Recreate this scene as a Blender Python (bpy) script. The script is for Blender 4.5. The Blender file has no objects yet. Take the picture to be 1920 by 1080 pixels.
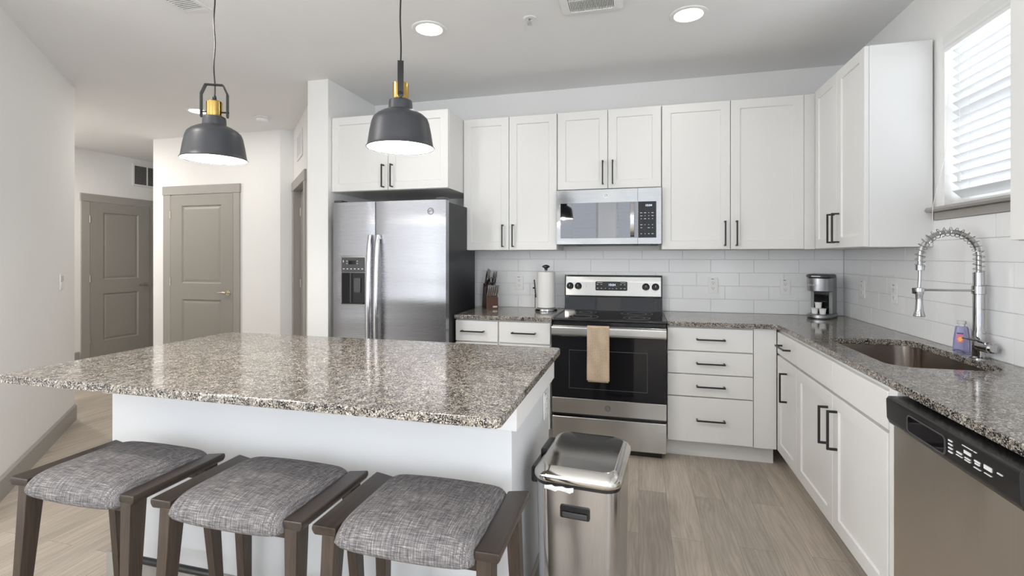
import bpy, bmesh, math, random
from mathutils import Vector, Matrix
random.seed(7)
PI = math.pi
SC = bpy.context.scene
COL = SC.collection

# ------------------------------------------------------------------ camera
cam_d = bpy.data.cameras.new('camera')
cam = bpy.data.objects.new('camera', cam_d); COL.objects.link(cam)
cam.location = (0, 0, 1.343)
cam.rotation_euler = (PI/2, 0, 0.2551)
cam_d.sensor_width = 36.0
cam_d.lens = 36.0*911.27/1920.0
cam_d.shift_y = -59.1/1920.0
cam_d.clip_start = 0.05
SC.camera = cam

# ------------------------------------------------------------------ world, exposure
w = bpy.data.worlds.new('daylight'); SC.world = w; w.use_nodes = True
bg = w.node_tree.nodes['Background']
bg.inputs[0].default_value = (0.86, 0.93, 1.0, 1); bg.inputs[1].default_value = 1.0
SC.view_settings.view_transform = 'Standard'
SC.view_settings.look = 'None'
SC.view_settings.gamma = 1.0
SC.view_settings.use_curve_mapping = False
SC.view_settings.exposure = 0.47

def area(name, loc, rot, sx, sy, power, color, spread=PI):
    l = bpy.data.lights.new(name, 'AREA'); l.shape = 'RECTANGLE'; l.size = sx; l.size_y = sy
    l.energy = power; l.color = color; l.spread = spread
    o = bpy.data.objects.new(name, l); COL.objects.link(o); o.location = loc; o.rotation_euler = rot
    return o
# daylight arriving at the two living-room windows behind the camera (aimed +Y) and at the kitchen window (aimed -X)
DAY = (0.92, 0.96, 1.0)
area('daylight_rear', (-1.65, -3.60, 1.55), (PI/2-.05, 0, 0), 1.9, 2.3, 5, DAY)
area('daylight_rear', (0.35, -3.60, 1.55), (PI/2-.05, 0, 0), 1.9, 2.3, 5, DAY)
area('daylight_side_fill', (-3.62, -1.5, 1.5), (PI/2+.1, 0, -PI/2), 2.2, 2.2, 130, DAY)
area('daylight_side_fill', (1.90, -1.5, 1.5), (PI/2+.1, 0, PI/2), 2.2, 2.2, 180, DAY)  # unseen right-hand source, added to brighten the left and diagonal walls
area('daylight_kitchen', (1.72, 2.38, 2.0), (PI/2, 0, PI/2), 0.95, 0.85, 9, DAY)
def downlight_lamp(x, y, z, p, r=0.075, col=(1.0, 0.95, 0.89)):
    l = bpy.data.lights.new('lamp', 'AREA'); l.shape = 'DISK'; l.size = 2*r; l.energy = p; l.color = col
    o = bpy.data.objects.new('ceiling_lamp', l); COL.objects.link(o); o.location = (x, y, z)
    return o

# ------------------------------------------------------------------ helpers
class MB:
    def __init__(s): s.bm = bmesh.new()
    def _v(s, p): return s.bm.verts.new(p)
    def box(s, x0, x1, y0, y1, z0, z1, bev=0.0, seg=1):
        vs = [s._v((x, y, z)) for z in (z0, z1) for y in (y0, y1) for x in (x0, x1)]
        fs = [s.bm.faces.new([vs[i] for i in f]) for f in ((0,2,3,1),(4,5,7,6),(0,1,5,4),(2,6,7,3),(0,4,6,2),(1,3,7,5))]
        if bev > 0:
            es = list({e for f in fs for e in f.edges})
            bmesh.ops.bevel(s.bm, geom=es, offset=bev, segments=seg, affect='EDGES', profile=0.5)
        return s
    def prism(s, poly, z0, z1, bev=0.0, seg=2, axis='z', edges='all'):
        def m(a, b, c):
            return (a, b, c) if axis == 'z' else ((c, a, b) if axis == 'x' else (a, c, b))
        n = len(poly)
        lo = [s._v(m(p[0], p[1], z0)) for p in poly]; hi = [s._v(m(p[0], p[1], z1)) for p in poly]
        fs = [s.bm.faces.new(lo[::-1]), s.bm.faces.new(hi)]
        for i in range(n): fs.append(s.bm.faces.new([lo[i], lo[(i+1) % n], hi[(i+1) % n], hi[i]]))
        bmesh.ops.recalc_face_normals(s.bm, faces=fs)
        if bev > 0:
            es = list({e for f in fs[:2] for e in f.edges})
            if edges == 'all': es = list({e for f in fs for e in f.edges})
            bmesh.ops.bevel(s.bm, geom=es, offset=bev, segments=seg, affect='EDGES', profile=0.5)
        return s
    def rings(s, rings, cap0=True, cap1=True, closed=False):
        R = [[s._v(p) for p in r] for r in rings]
        fs = []
        n = len(R[0]); m = len(R)
        for i in range(m if closed else m-1):
            a = R[i]; b = R[(i+1) % m]
            for j in range(n):
                fs.append(s.bm.faces.new([a[j], a[(j+1) % n], b[(j+1) % n], b[j]]))
        if not closed:
            if cap0: fs.append(s.bm.faces.new(R[0][::-1]))
            if cap1: fs.append(s.bm.faces.new(R[-1]))
        bmesh.ops.recalc_face_normals(s.bm, faces=fs)
        return s
    def lathe(s, prof, c=(0,0,0), seg=32, cap0=True, cap1=True, sx=1, sy=1):
        return s.rings([[(c[0]+sx*r*math.cos(2*PI*k/seg), c[1]+sy*r*math.sin(2*PI*k/seg), c[2]+z) for k in range(seg)] for r, z in prof], cap0, cap1)
    def tube(s, pts, r, seg=8, cap=True, rr=None):
        pts = [Vector(p) for p in pts]; out = []
        t0 = (pts[1]-pts[0]).normalized()
        ref = Vector((0,0,1)) if abs(t0.z) < .9 else Vector((1,0,0))
        nx = t0.cross(ref).normalized()
        for i, p in enumerate(pts):
            t = (pts[min(i+1, len(pts)-1)]-pts[max(i-1, 0)]).normalized()
            nx = (nx-t*nx.dot(t)).normalized(); ny = t.cross(nx)
            rad = rr[i] if rr else r
            out.append([tuple(p+nx*rad*math.cos(2*PI*k/seg)+ny*rad*math.sin(2*PI*k/seg)) for k in range(seg)])
        return s.rings(out, cap, cap)
    def cyl(s, p0, p1, r0, r1=None, seg=24):
        return s.tube([p0, p1], r0, seg, True, [r0, r0 if r1 is None else r1])
    def bar(s, p0, p1, w0, w1=None, rot=0.0, bev=0.0):
        """tapered square bar, cross-section kept level"""
        w1 = w0 if w1 is None else w1
        def ring(p, w):
            a, b = (w if isinstance(w, tuple) else (w, w))
            q = []
            for sx, sy in ((-1,-1),(1,-1),(1,1),(-1,1)):
                x, y = sx*a/2, sy*b/2
                q.append((p[0]+x*math.cos(rot)-y*math.sin(rot), p[1]+x*math.sin(rot)+y*math.cos(rot), p[2]))
            return q
        nf = len(s.bm.faces)
        s.rings([ring(p0, w0), ring(p1, w1)])
        if bev:
            s.bm.faces.ensure_lookup_table()
            es = list({e for f in s.bm.faces[nf:] for e in f.edges})
            bmesh.ops.bevel(s.bm, geom=es, offset=bev, segments=2, affect='EDGES', profile=0.5)
        return s
    def panel(s, x0, x1, z0, z1, y, t, fr, rec, bw=0.004):
        """framed front (faces -y): recessed centre with a small sloped step"""
        def r(a, yy): return [(x0+a, yy, z0+a), (x1-a, yy, z0+a), (x1-a, yy, z1-a), (x0+a, yy, z1-a)]
        e = 0.0015
        return s.rings([r(0, y+t), r(0, y+e), r(e, y), r(fr, y), r(fr+bw, y+rec), ], True, True)
    def raised(s, x0, x1, z0, z1, y, t, holes):
        """door slab (faces -y) with moulded panels"""
        hs = sorted(holes, key=lambda q: q[2]); a0, a1 = hs[0][0], hs[0][1]
        s.box(x0, a0, y, y+t, z0, z1); s.box(a1, x1, y, y+t, z0, z1)
        zz = z0
        for q in hs: s.box(a0, a1, y, y+t, zz, q[2]); zz = q[3]
        s.box(a0, a1, y, y+t, zz, z1)
        for hx0, hx1, hz0, hz1 in holes:
            def r(a, yy): return [(hx0+a, yy, hz0+a), (hx1-a, yy, hz0+a), (hx1-a, yy, hz1-a), (hx0+a, yy, hz1-a)]
            s.rings([r(0, y+t), r(0, y), r(.012, y+.012), r(.024, y+.013), r(.050, y+.003)], False, True)
        return s
    def build(s, name, mat, parent=None, smooth=40, loc=None):
        me = bpy.data.meshes.new(name); s.bm.normal_update(); s.bm.to_mesh(me); s.bm.free()
        o = bpy.data.objects.new(name, me); COL.objects.link(o)
        if mat: me.materials.append(mat)
        if smooth:
            for p in me.polygons: p.use_smooth = True
            me.set_sharp_from_angle(angle=math.radians(smooth))
            if smooth < 60:
                wn = o.modifiers.new('weighted_normals', 'WEIGHTED_NORMAL'); wn.keep_sharp = True; wn.weight = 80
        if parent: o.parent = parent
        if loc: o.location = loc
        return o

def tag(o, label, cat, group=None):
    o['label'] = label; o['category'] = cat
    if group: o['group'] = group
    return o
def thing(name, label, cat, loc=(0,0,0), rz=0.0, group=None):
    o = bpy.data.objects.new(name, None); COL.objects.link(o)
    o.empty_display_size = .1
    o.location = loc; o.rotation_euler = (0, 0, rz)
    return tag(o, label, cat, group)
def struct(name, mb, mat, parent=None, smooth=40):
    o = mb.build(name, mat, parent, smooth)
    if not parent: o['kind'] = 'structure'
    return o
def sroot(name, loc=(0,0,0), rz=0.0):
    o = bpy.data.objects.new(name, None); COL.objects.link(o); o.location = loc; o.rotation_euler = (0,0,rz)
    o['kind'] = 'structure'; return o
def rrect(hx, hy, r, n=6, cx=0, cy=0):
    P = []
    for qx, qy, a0 in ((1,1,0),(-1,1,PI/2),(-1,-1,PI),(1,-1,1.5*PI)):
        for k in range(n+1):
            a = a0+PI/2*k/n
            P.append((cx+qx*(hx-r)+r*math.cos(a), cy+qy*(hy-r)+r*math.sin(a)))
    return P
def text(body, size, mat, parent, loc, rot=(PI/2,0,0), name='lettering', depth=.0004, align='CENTER', sx=1.0):
    c = bpy.data.curves.new('t', 'FONT'); c.body = body; c.size = size; c.extrude = depth
    c.align_x = align; c.align_y = 'CENTER'
    t = bpy.data.objects.new('t', c); COL.objects.link(t)
    dg = bpy.context.evaluated_depsgraph_get()
    me = bpy.data.meshes.new_from_object(t.evaluated_get(dg))
    bpy.data.objects.remove(t); me.materials.clear(); me.materials.append(mat)
    o = bpy.data.objects.new(name, me); COL.objects.link(o); o.parent = parent
    o.location = loc; o.rotation_euler = rot; o.scale = (sx, 1, 1)
    return o

# ------------------------------------------------------------------ materials
def M(name):
    m = bpy.data.materials.new(name); m.use_nodes = True
    return m, m.node_tree.nodes, m.node_tree.links, m.node_tree.nodes['Principled BSDF']
def simple(name, col, rough=.5, metal=0.0, **k):
    m, N, L, b = M(name)
    b.inputs['Base Color'].default_value = (*col, 1); b.inputs['Roughness'].default_value = rough
    b.inputs['Metallic'].default_value = metal
    for a, v in k.items(): b.inputs[a.replace('_', ' ')].default_value = v
    return m
def noisy(name, col, rough=.5, scale=200, bump=.02, var=.03, dist=.001, **k):
    """paint-like: faint colour variation and fine bump"""
    m = simple(name, col, rough, **k); N = m.node_tree.nodes; L = m.node_tree.links; b = N['Principled BSDF']
    tc = N.new('ShaderNodeTexCoord'); n = N.new('ShaderNodeTexNoise'); n.inputs['Scale'].default_value = scale; n.inputs['Detail'].default_value = 3
    L.new(tc.outputs['Object'], n.inputs['Vector'])
    bp = N.new('ShaderNodeBump'); bp.inputs['Strength'].default_value = bump; bp.inputs['Distance'].default_value = dist
    L.new(n.outputs['Fac'], bp.inputs['Height']); L.new(bp.outputs['Normal'], b.inputs['Normal'])
    n2 = N.new('ShaderNodeTexNoise'); n2.inputs['Scale'].default_value = 1.3
    L.new(tc.outputs['Object'], n2.inputs['Vector'])
    r = N.new('ShaderNodeValToRGB')
    r.color_ramp.elements[0].color = (*[c*(1-var) for c in col], 1); r.color_ramp.elements[1].color = (*[min(1, c*(1+var)) for c in col], 1)
    r.color_ramp.elements[0].position = .35; r.color_ramp.elements[1].position = .65
    L.new(n2.outputs['Fac'], r.inputs['Fac']); L.new(r.outputs['Color'], b.inputs['Base Color'])
    return m
def ramp(N, stops, interp='LINEAR'):
    r = N.new('ShaderNodeValToRGB'); cr = r.color_ramp; cr.interpolation = interp
    while len(cr.elements) < len(stops): cr.elements.new(.5)
    for e, (p, c) in zip(cr.elements, stops): e.position = p; e.color = (*c, 1)
    return r
def mixc(N, L, fac, a, b, typ='MIX'):
    x = N.new('ShaderNodeMix'); x.data_type = 'RGBA'; x.blend_type = typ
    for s, v in ((0, fac), (6, a), (7, b)):
        if hasattr(v, 'is_linked') or hasattr(v, 'links'): L.new(v, x.inputs[s])
        elif isinstance(v, tuple): x.inputs[s].default_value = (*v, 1)
        else: x.inputs[s].default_value = v
    return x.outputs[2]
def steel(name, col=(.62,.62,.63), rough=.26, axis='x', amt=.05, bump=.05, var=1.0, aniso=0.0, arot=0.0):
    """brushed metal; streaks run along the axis"""
    m, N, L, b = M(name)
    b.inputs['Metallic'].default_value = 1.0
    if aniso:
        b.inputs['Anisotropic'].default_value = aniso; b.inputs['Anisotropic Rotation'].default_value = arot
        tg = N.new('ShaderNodeTangent'); tg.direction_type = 'RADIAL'; tg.axis = 'Z'; L.new(tg.outputs['Tangent'], b.inputs['Tangent'])
    tc = N.new('ShaderNodeTexCoord'); mp = N.new('ShaderNodeMapping')
    mp.inputs['Scale'].default_value = {'x': (2, 600, 600), 'z': (600, 600, 2), 'y': (600, 2, 600)}[axis]
    L.new(tc.outputs['Object'], mp.inputs['Vector'])
    n = N.new('ShaderNodeTexNoise'); n.inputs['Scale'].default_value = 1; n.inputs['Detail'].default_value = 4
    L.new(mp.outputs['Vector'], n.inputs['Vector'])
    r = ramp(N, [(.3, tuple(c*(1-.07*var) for c in col)), (.7, tuple(min(1, c*(1+.05*var)) for c in col))]); L.new(n.outputs['Fac'], r.inputs['Fac'])
    L.new(r.outputs['Color'], b.inputs['Base Color'])
    mr = N.new('ShaderNodeMapRange'); mr.inputs['To Min'].default_value = rough-amt; mr.inputs['To Max'].default_value = rough+amt
    L.new(n.outputs['Fac'], mr.inputs['Value']); L.new(mr.outputs['Result'], b.inputs['Roughness'])
    n3 = N.new('ShaderNodeTexNoise'); n3.inputs['Scale'].default_value = 1.0; n3.inputs['Detail'].default_value = 0
    mp3 = N.new('ShaderNodeMapping'); mp3.inputs['Scale'].default_value = {'x': (.9, 2, 5.5), 'z': (7, 3, .8), 'y': (3, .8, 3)}[axis]
    L.new(tc.outputs['Object'], mp3.inputs['Vector']); L.new(mp3.outputs['Vector'], n3.inputs['Vector'])
    bp0 = N.new('ShaderNodeBump'); bp0.inputs['Strength'].default_value = .5; bp0.inputs['Distance'].default_value = .02
    L.new(n3.outputs['Fac'], bp0.inputs['Height'])
    bp = N.new('ShaderNodeBump'); bp.inputs['Strength'].default_value = bump; bp.inputs['Distance'].default_value = .0005
    L.new(n.outputs['Fac'], bp.inputs['Height']); L.new(bp0.outputs['Normal'], bp.inputs['Normal']); L.new(bp.outputs['Normal'], b.inputs['Normal'])
    return m

ISL_SHADED = noisy('island_white_shaded', (.69,.70,.715), .6, 200, .05, .01)  # white like the walls, greyed so the colour carries the front's shade
WALL = noisy('wall_paint', (.885,.882,.87), .75, 260, .12, .01)
CEIL = noisy('ceiling_paint', (.88,.88,.88), .9, 130, .35, .01, dist=.002)
TRIM = noisy('trim_taupe_paint', (.36,.34,.315), .45, 150, .03, .02)
TAUPE = noisy('door_taupe_paint', (.31,.295,.265), .42, 150, .04, .02)
CAB = noisy('cabinet_white_paint', (.785,.78,.765), .38, 120, .01, .008)
CABIN = noisy('cabinet_carcass_white', (.78,.775,.765), .45, 120, .01, .008)
BLACK = noisy('matte_black_metal', (.012,.012,.013), .38, 300, .02, .1)
STEEL = steel('brushed_steel', (.50,.49,.47), .26, 'x', .03, .03, .6, .85, .25)
FRSTEEL = steel('fridge_steel', (.37,.37,.39), .27, 'x', .02, .03, .5, .9, 0.0)
STEELV = steel('brushed_steel_vertical', (.56,.56,.575), .18, 'z')
STEELS = steel('sink_steel', (.46,.41,.37), .24, 'y', .03, .02, .5, .6, .25)
POL = steel('polished_steel', (.40,.40,.40), .15, 'x', .03, .02)
CHROME = simple('chrome', (.47,.47,.48), .05, 1.0)
BRASS = simple('brass', (.60,.40,.13), .18, 1.0)
NICKEL2 = simple('hose_grey_metal', (.45,.45,.44), .35, 1.0)
NICKEL = simple('satin_nickel', (.62,.56,.47), .25, 1.0)
FSIDE = noisy('fridge_side_charcoal', (.016,.017,.021), .4, 400, .05, .05, Specular_IOR_Level=.3)
MIRG = simple('mirrored_black_glass', (.20,.20,.21), .03, 1.0)
GLASSB = simple('black_glass', (.006,.006,.008), .04, 0, Specular_IOR_Level=.4)
PLB = noisy('black_plastic', (.013,.013,.014), .25, 300, .01, .1)
PLG = noisy('dark_grey_plastic', (.06,.06,.063), .4, 300, .01, .05)
WPL = simple('white_plastic', (.84,.84,.83), .3)
SLOT = simple('dark_slot', (.02,.02,.02), .6)
SHADE_OUT = noisy('shade_charcoal_paint', (.036,.038,.044), .42, 400, .03, .05)
SHADE_IN = simple('shade_white_enamel', (.88,.88,.88), .4)
MARK = simple('pale_print', (.72,.72,.72), .5)
MARKD = simple('grey_print', (.30,.30,.30), .5)
PAPER = noisy('paper_towel', (.80,.79,.775), .9, 120, .4, .02, dist=.001)
BLIND = simple('blind_slat_white', (.86,.88,.90), .45)

def emis(name, col, st):
    m, N, L, b = M(name); b.inputs['Emission Color'].default_value = (*col, 1); b.inputs['Emission Strength'].default_value = st
    b.inputs['Base Color'].default_value = (.8,.8,.8,1); return m
LIT = emis('lit_diffuser', (1.0,.95,.88), 5.0)
BULB = emis('bulb_glow', (1.0,.93,.84), 14.0)
DISP = emis('display_digits', (.45,.65,.9), .8)
def glass(name, col=(1,1,1), rough=0.0, ior=1.45):
    m, N, L, b = M(name); b.inputs['Base Color'].default_value = (*col, 1); b.inputs['Roughness'].default_value = rough
    b.inputs['Transmission Weight'].default_value = 1.0; b.inputs['IOR'].default_value = ior; return m
PANE = glass('window_glass', (1,1,1), 0, 1.02)
CLEAR = glass('clear_plastic', (.93,.95,.97), .05, 1.3)
LAV = glass('lavender_soap', (.50,.50,.78), .08, 1.33)

def granite():
    m, N, L, b = M('granite'); b.inputs['Roughness'].default_value = .09; b.inputs['Specular IOR Level'].default_value = .5
    tc = N.new('ShaderNodeTexCoord')
    def vor(scale, rnd=1.0):
        v = N.new('ShaderNodeTexVoronoi'); v.inputs['Scale'].default_value = scale; v.inputs['Randomness'].default_value = rnd
        nz = N.new('ShaderNodeTexNoise'); nz.inputs['Scale'].default_value = scale*.8; nz.inputs['Detail'].default_value = 2
        L.new(tc.outputs['Object'], nz.inputs['Vector'])
        ad = N.new('ShaderNodeVectorMath'); ad.operation = 'MULTIPLY_ADD'
        L.new(nz.outputs['Color'], ad.inputs[0]); ad.inputs[1].default_value = (1.4/scale,)*3; L.new(tc.outputs['Object'], ad.inputs[2])
        L.new(ad.outputs['Vector'], v.inputs['Vector'])
        sep = N.new('ShaderNodeSeparateColor'); L.new(v.outputs['Color'], sep.inputs['Color']); return sep
    v1 = vor(230); v2 = vor(300); v3 = vor(110)
    base = ramp(N, [(0, (.40,.375,.34)), (.25, (.62,.60,.57)), (.48, (.36,.34,.32)), (.66, (.80,.79,.77)), (.84, (.22,.21,.21))], 'CONSTANT')
    L.new(v1.outputs['Red'], base.inputs['Fac'])
    dark = ramp(N, [(0, (1,1,1)), (.34, (0,0,0))], 'CONSTANT')
    big = N.new('ShaderNodeTexNoise'); big.inputs['Scale'].default_value = 38; big.inputs['Detail'].default_value = 2
    L.new(tc.outputs['Object'], big.inputs['Vector'])
    mt = N.new('ShaderNodeMath'); mt.operation = 'MULTIPLY_ADD'; L.new(big.outputs['Fac'], mt.inputs[0]); mt.inputs[1].default_value = 1.5; 
    sb = N.new('ShaderNodeMath'); sb.operation = 'SUBTRACT'; L.new(v2.outputs['Green'], sb.inputs[0]); sb.inputs[1].default_value = .75
    L.new(sb.outputs[0], mt.inputs[2]); L.new(mt.outputs[0], dark.inputs['Fac'])
    c1 = mixc(N, L, dark.outputs['Color'], base.outputs['Color'], (.030,.030,.038))
    gd = ramp(N, [(0, (1,1,1)), (.16, (0,0,0))], 'CONSTANT'); L.new(v3.outputs['Blue'], gd.inputs['Fac'])
    mf = N.new('ShaderNodeMath'); mf.operation = 'MULTIPLY'; L.new(gd.outputs['Color'], mf.inputs[0]); mf.inputs[1].default_value = .5
    c2 = mixc(N, L, mf.outputs[0], c1, (.20,.19,.19))
    cl = N.new('ShaderNodeTexNoise'); cl.inputs['Scale'].default_value = 5; cl.inputs['Detail'].default_value = 3; L.new(tc.outputs['Object'], cl.inputs['Vector'])
    rc = ramp(N, [(.35, (.86,.84,.82)), (.65, (1.0,1.0,1.0))]); L.new(cl.outputs['Fac'], rc.inputs['Fac'])
    c3 = mixc(N, L, 1.0, c2, rc.outputs['Color'], 'MULTIPLY')
    L.new(mixc(N, L, 1.0, c3, (.70,.665,.615), 'MULTIPLY'), b.inputs['Base Color'])
    return m
GRAN = granite()

def floor_mat():
    m, N, L, b = M('vinyl_plank_floor'); b.inputs['Specular IOR Level'].default_value = .4
    tc = N.new('ShaderNodeTexCoord'); mp = N.new('ShaderNodeMapping'); mp.inputs['Rotation'].default_value = (0, 0, PI/2)
    L.new(tc.outputs['Object'], mp.inputs['Vector'])
    br = N.new('ShaderNodeTexBrick'); br.offset = .37; br.inputs['Scale'].default_value = 1
    br.inputs['Brick Width'].default_value = 1.22; br.inputs['Row Height'].default_value = .15; br.inputs['Mortar Size'].default_value = .0008; br.inputs['Mortar Smooth'].default_value = .3
    br.inputs['Color1'].default_value = (0,0,0,1); br.inputs['Color2'].default_value = (1,1,1,1); br.inputs['Mortar'].default_value = (.5,.5,.5,1)
    L.new(mp.outputs['Vector'], br.inputs['Vector'])
    # offset the grain per plank
    sc = N.new('ShaderNodeVectorMath'); sc.operation = 'MULTIPLY_ADD'; L.new(br.outputs['Color'], sc.inputs[0]); sc.inputs[1].default_value = (7, 13, 3)
    L.new(tc.outputs['Object'], sc.inputs[2])
    mg = N.new('ShaderNodeMapping'); mg.inputs['Scale'].default_value = (10, 1.3, 1); L.new(sc.outputs['Vector'], mg.inputs['Vector'])
    g = N.new('ShaderNodeTexNoise'); g.inputs['Scale'].default_value = 1.0; g.inputs['Detail'].default_value = 9; g.inputs['Roughness'].default_value = .55; g.inputs['Distortion'].default_value = 1.8
    L.new(mg.outputs['Vector'], g.inputs['Vector'])
    mg2 = N.new('ShaderNodeMapping'); mg2.inputs['Scale'].default_value = (260, 7, 1); L.new(sc.outputs['Vector'], mg2.inputs['Vector'])
    g2 = N.new('ShaderNodeTexNoise'); g2.inputs['Scale'].default_value = 1.0; g2.inputs['Detail'].default_value = 4; L.new(mg2.outputs['Vector'], g2.inputs['Vector'])
    mg3 = N.new('ShaderNodeMapping'); mg3.inputs['Scale'].default_value = (7, .9, 1); L.new(sc.outputs['Vector'], mg3.inputs['Vector'])
    wv = N.new('ShaderNodeTexWave'); wv.bands_direction = 'X'; wv.inputs['Scale'].default_value = 2.2; wv.inputs['Distortion'].default_value = 16; wv.inputs['Detail'].default_value = 3; wv.inputs['Detail Scale'].default_value = 1.0
    L.new(mg3.outputs['Vector'], wv.inputs['Vector'])
    r = ramp(N, [(.28, (.355,.305,.250)), (.5, (.435,.380,.320)), (.72, (.500,.442,.378))]); L.new(g.outputs['Fac'], r.inputs['Fac'])
    c = mixc(N, L, .13, r.outputs['Color'], g2.outputs['Fac'], 'OVERLAY')
    c = mixc(N, L, .07, c, wv.outputs['Fac'], 'OVERLAY')
    pr = ramp(N, [(0, (.86,.86,.87)), (1, (1.10,1.09,1.07))]); L.new(br.outputs['Color'], pr.inputs['Fac'])
    c = mixc(N, L, 1.0, c, pr.outputs['Color'], 'MULTIPLY')
    c = mixc(N, L, br.outputs['Fac'], c, (.17,.145,.12))
    L.new(c, b.inputs['Base Color']); b.inputs['Roughness'].default_value = .42
    bp = N.new('ShaderNodeBump'); bp.inputs['Strength'].default_value = .15; bp.inputs['Distance'].default_value = .001; L.new(g2.outputs['Fac'], bp.inputs['Height']); L.new(bp.outputs['Normal'], b.inputs['Normal'])
    return m
FLOOR = floor_mat()

def wood(name, c0, c1, sc=(60, 4, 60), rough=.35):
    m, N, L, b = M(name); tc = N.new('ShaderNodeTexCoord'); mp = N.new('ShaderNodeMapping'); mp.inputs['Scale'].default_value = sc
    L.new(tc.outputs['Object'], mp.inputs['Vector']); n = N.new('ShaderNodeTexNoise'); n.inputs['Scale'].default_value = 1; n.inputs['Detail'].default_value = 6; n.inputs['Distortion'].default_value = .6
    L.new(mp.outputs['Vector'], n.inputs['Vector']); r = ramp(N, [(.3, c0), (.7, c1)]); L.new(n.outputs['Fac'], r.inputs['Fac'])
    L.new(r.outputs['Color'], b.inputs['Base Color']); b.inputs['Roughness'].default_value = rough; return m
WOODR = wood('stool_wood_rail', (.022,.0145,.011), (.046,.031,.023), (60, 4, 60), .36)
WOODL = wood('stool_wood_leg', (.030,.020,.014), (.066,.046,.033), (120, 120, 5), .42)
BLOCKW = wood('knife_block_wood', (.055,.020,.010), (.11,.040,.020), (60, 60, 6), .3)
BLOCKD = wood('knife_block_dark_wood', (.025,.010,.006), (.05,.02,.012), (60, 60, 6), .3)

def fabric():
    m, N, L, b = M('heather_weave'); tc = N.new('ShaderNodeTexCoord'); b.inputs['Roughness'].default_value = .95
    b.inputs['Specular IOR Level'].default_value = .15
    def st(s):
        mp = N.new('ShaderNodeMapping'); mp.inputs['Scale'].default_value = s; L.new(tc.outputs['Object'], mp.inputs['Vector'])
        n = N.new('ShaderNodeTexNoise'); n.inputs['Scale'].default_value = 1; n.inputs['Detail'].default_value = 3; n.inputs['Roughness'].default_value = .7; L.new(mp.outputs['Vector'], n.inputs['Vector']); return n.outputs['Fac']
    a = st((620, 22, 22)); c = st((22, 620, 420))
    mx = N.new('ShaderNodeMath'); mx.operation = 'ADD'; L.new(a, mx.inputs[0]); L.new(c, mx.inputs[1])
    hf = N.new('ShaderNodeMath'); hf.operation = 'MULTIPLY'; L.new(mx.outputs[0], hf.inputs[0]); hf.inputs[1].default_value = .5
    r = ramp(N, [(.36, (.045,.045,.052)), (.47, (.125,.118,.122)), (.54, (.205,.193,.190)), (.64, (.46,.42,.39))]); L.new(hf.outputs[0], r.inputs['Fac'])
    L.new(r.outputs['Color'], b.inputs['Base Color'])
    bp = N.new('ShaderNodeBump'); bp.inputs['Strength'].default_value = .5; bp.inputs['Distance'].default_value = .001; L.new(hf.outputs[0], bp.inputs['Height']); L.new(bp.outputs['Normal'], b.inputs['Normal'])
    return m
FAB = fabric()
def waffle():
    m, N, L, b = M('waffle_cotton'); tc = N.new('ShaderNodeTexCoord'); b.inputs['Roughness'].default_value = .95; b.inputs['Specular IOR Level'].default_value = .1
    v = N.new('ShaderNodeTexVoronoi'); v.inputs['Scale'].default_value = 95; v.inputs['Randomness'].default_value = .15; L.new(tc.outputs['Object'], v.inputs['Vector'])
    r = ramp(N, [(.0, (.24,.18,.125)), (.5, (.53,.42,.31))]); L.new(v.outputs['Distance'], r.inputs['Fac']); L.new(r.outputs['Color'], b.inputs['Base Color'])
    bp = N.new('ShaderNodeBump'); bp.inputs['Strength'].default_value = .6; bp.inputs['Distance'].default_value = .002; L.new(v.outputs['Distance'], bp.inputs['Height']); L.new(bp.outputs['Normal'], b.inputs['Normal'])
    return m
TOWEL = waffle()
TILE = noisy('white_glazed_tile', (.86,.865,.87), .14, 9, .006, .012, dist=.002)
GROUT = noisy('grout', (.66,.66,.66), .9, 400, .2, .03)

# ------------------------------------------------------------------ room shell
H = 2.729
YW = 4.008; XR = 1.442
struct('floor', MB().box(-7.05, 1.56, -3.32, 7.0, -.1, 0), FLOOR)
struct('ceiling', MB().box(-7.05, 1.56, -3.32, 7.0, H, H+.12), CEIL)
struct('wall_back', MB().box(-2.531, XR+.12, YW, YW+.12, 0, H), WALL)
WY0, WY1, WZ0, WZ1 = 1.90, 2.824, 1.585, 2.42        # kitchen window opening
mb = MB()
mb.box(XR, XR+.12, WY1, YW, 0, H); mb.box(XR, XR+.12, -.5, WY0, 0, H); mb.box(XR, XR+.12, -3.2, -2.5, 0, H); mb.box(XR, XR+.12, -2.5, -.5, 0, .45); mb.box(XR, XR+.12, -2.5, -.5, 2.55, H)
mb.box(XR, XR+.12, WY0, WY1, 0, WZ0); mb.box(XR, XR+.12, WY0, WY1, WZ1, H)
struct('wall_right', mb, WALL)
mb = MB(); mb.prism([(-3.1,-.5),(-3.1,1.565),(-4.505,2.97),(-6.93,2.97),(-6.93,2.85),(-4.555,2.85),(-3.22,1.515),(-3.22,-.5)], 0, H)
mb.box(-3.22, -3.1, -3.2, -2.5, 0, H); mb.box(-3.22, -3.1, -2.5, -.5, 0, .45); mb.box(-3.22, -3.1, -2.5, -.5, 2.55, H)
struct('wall_left', mb, WALL)
struct('wall_hall', MB().box(-7.05, -6.93, 2.85, 7.0, 0, H), WALL)
struct('wall_hall_end', MB().box(-6.93, -5.567, 6.88, 7.0, 0, H), WALL)
struct('wall_closet', MB().prism([(-5.567,6.88),(-5.567,4.50),(-3.792,4.50),(-3.70,4.60),(-3.70,4.72),(-3.84,4.62),(-5.447,4.62),(-5.447,6.88)], 0, H), WALL)
struct('wall_pier', MB().prism([(-2.531,4.128),(-2.531,3.309),(-2.347,3.309),(-2.347,4.005),(-2.36,4.128)], 0, H), WALL)
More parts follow.
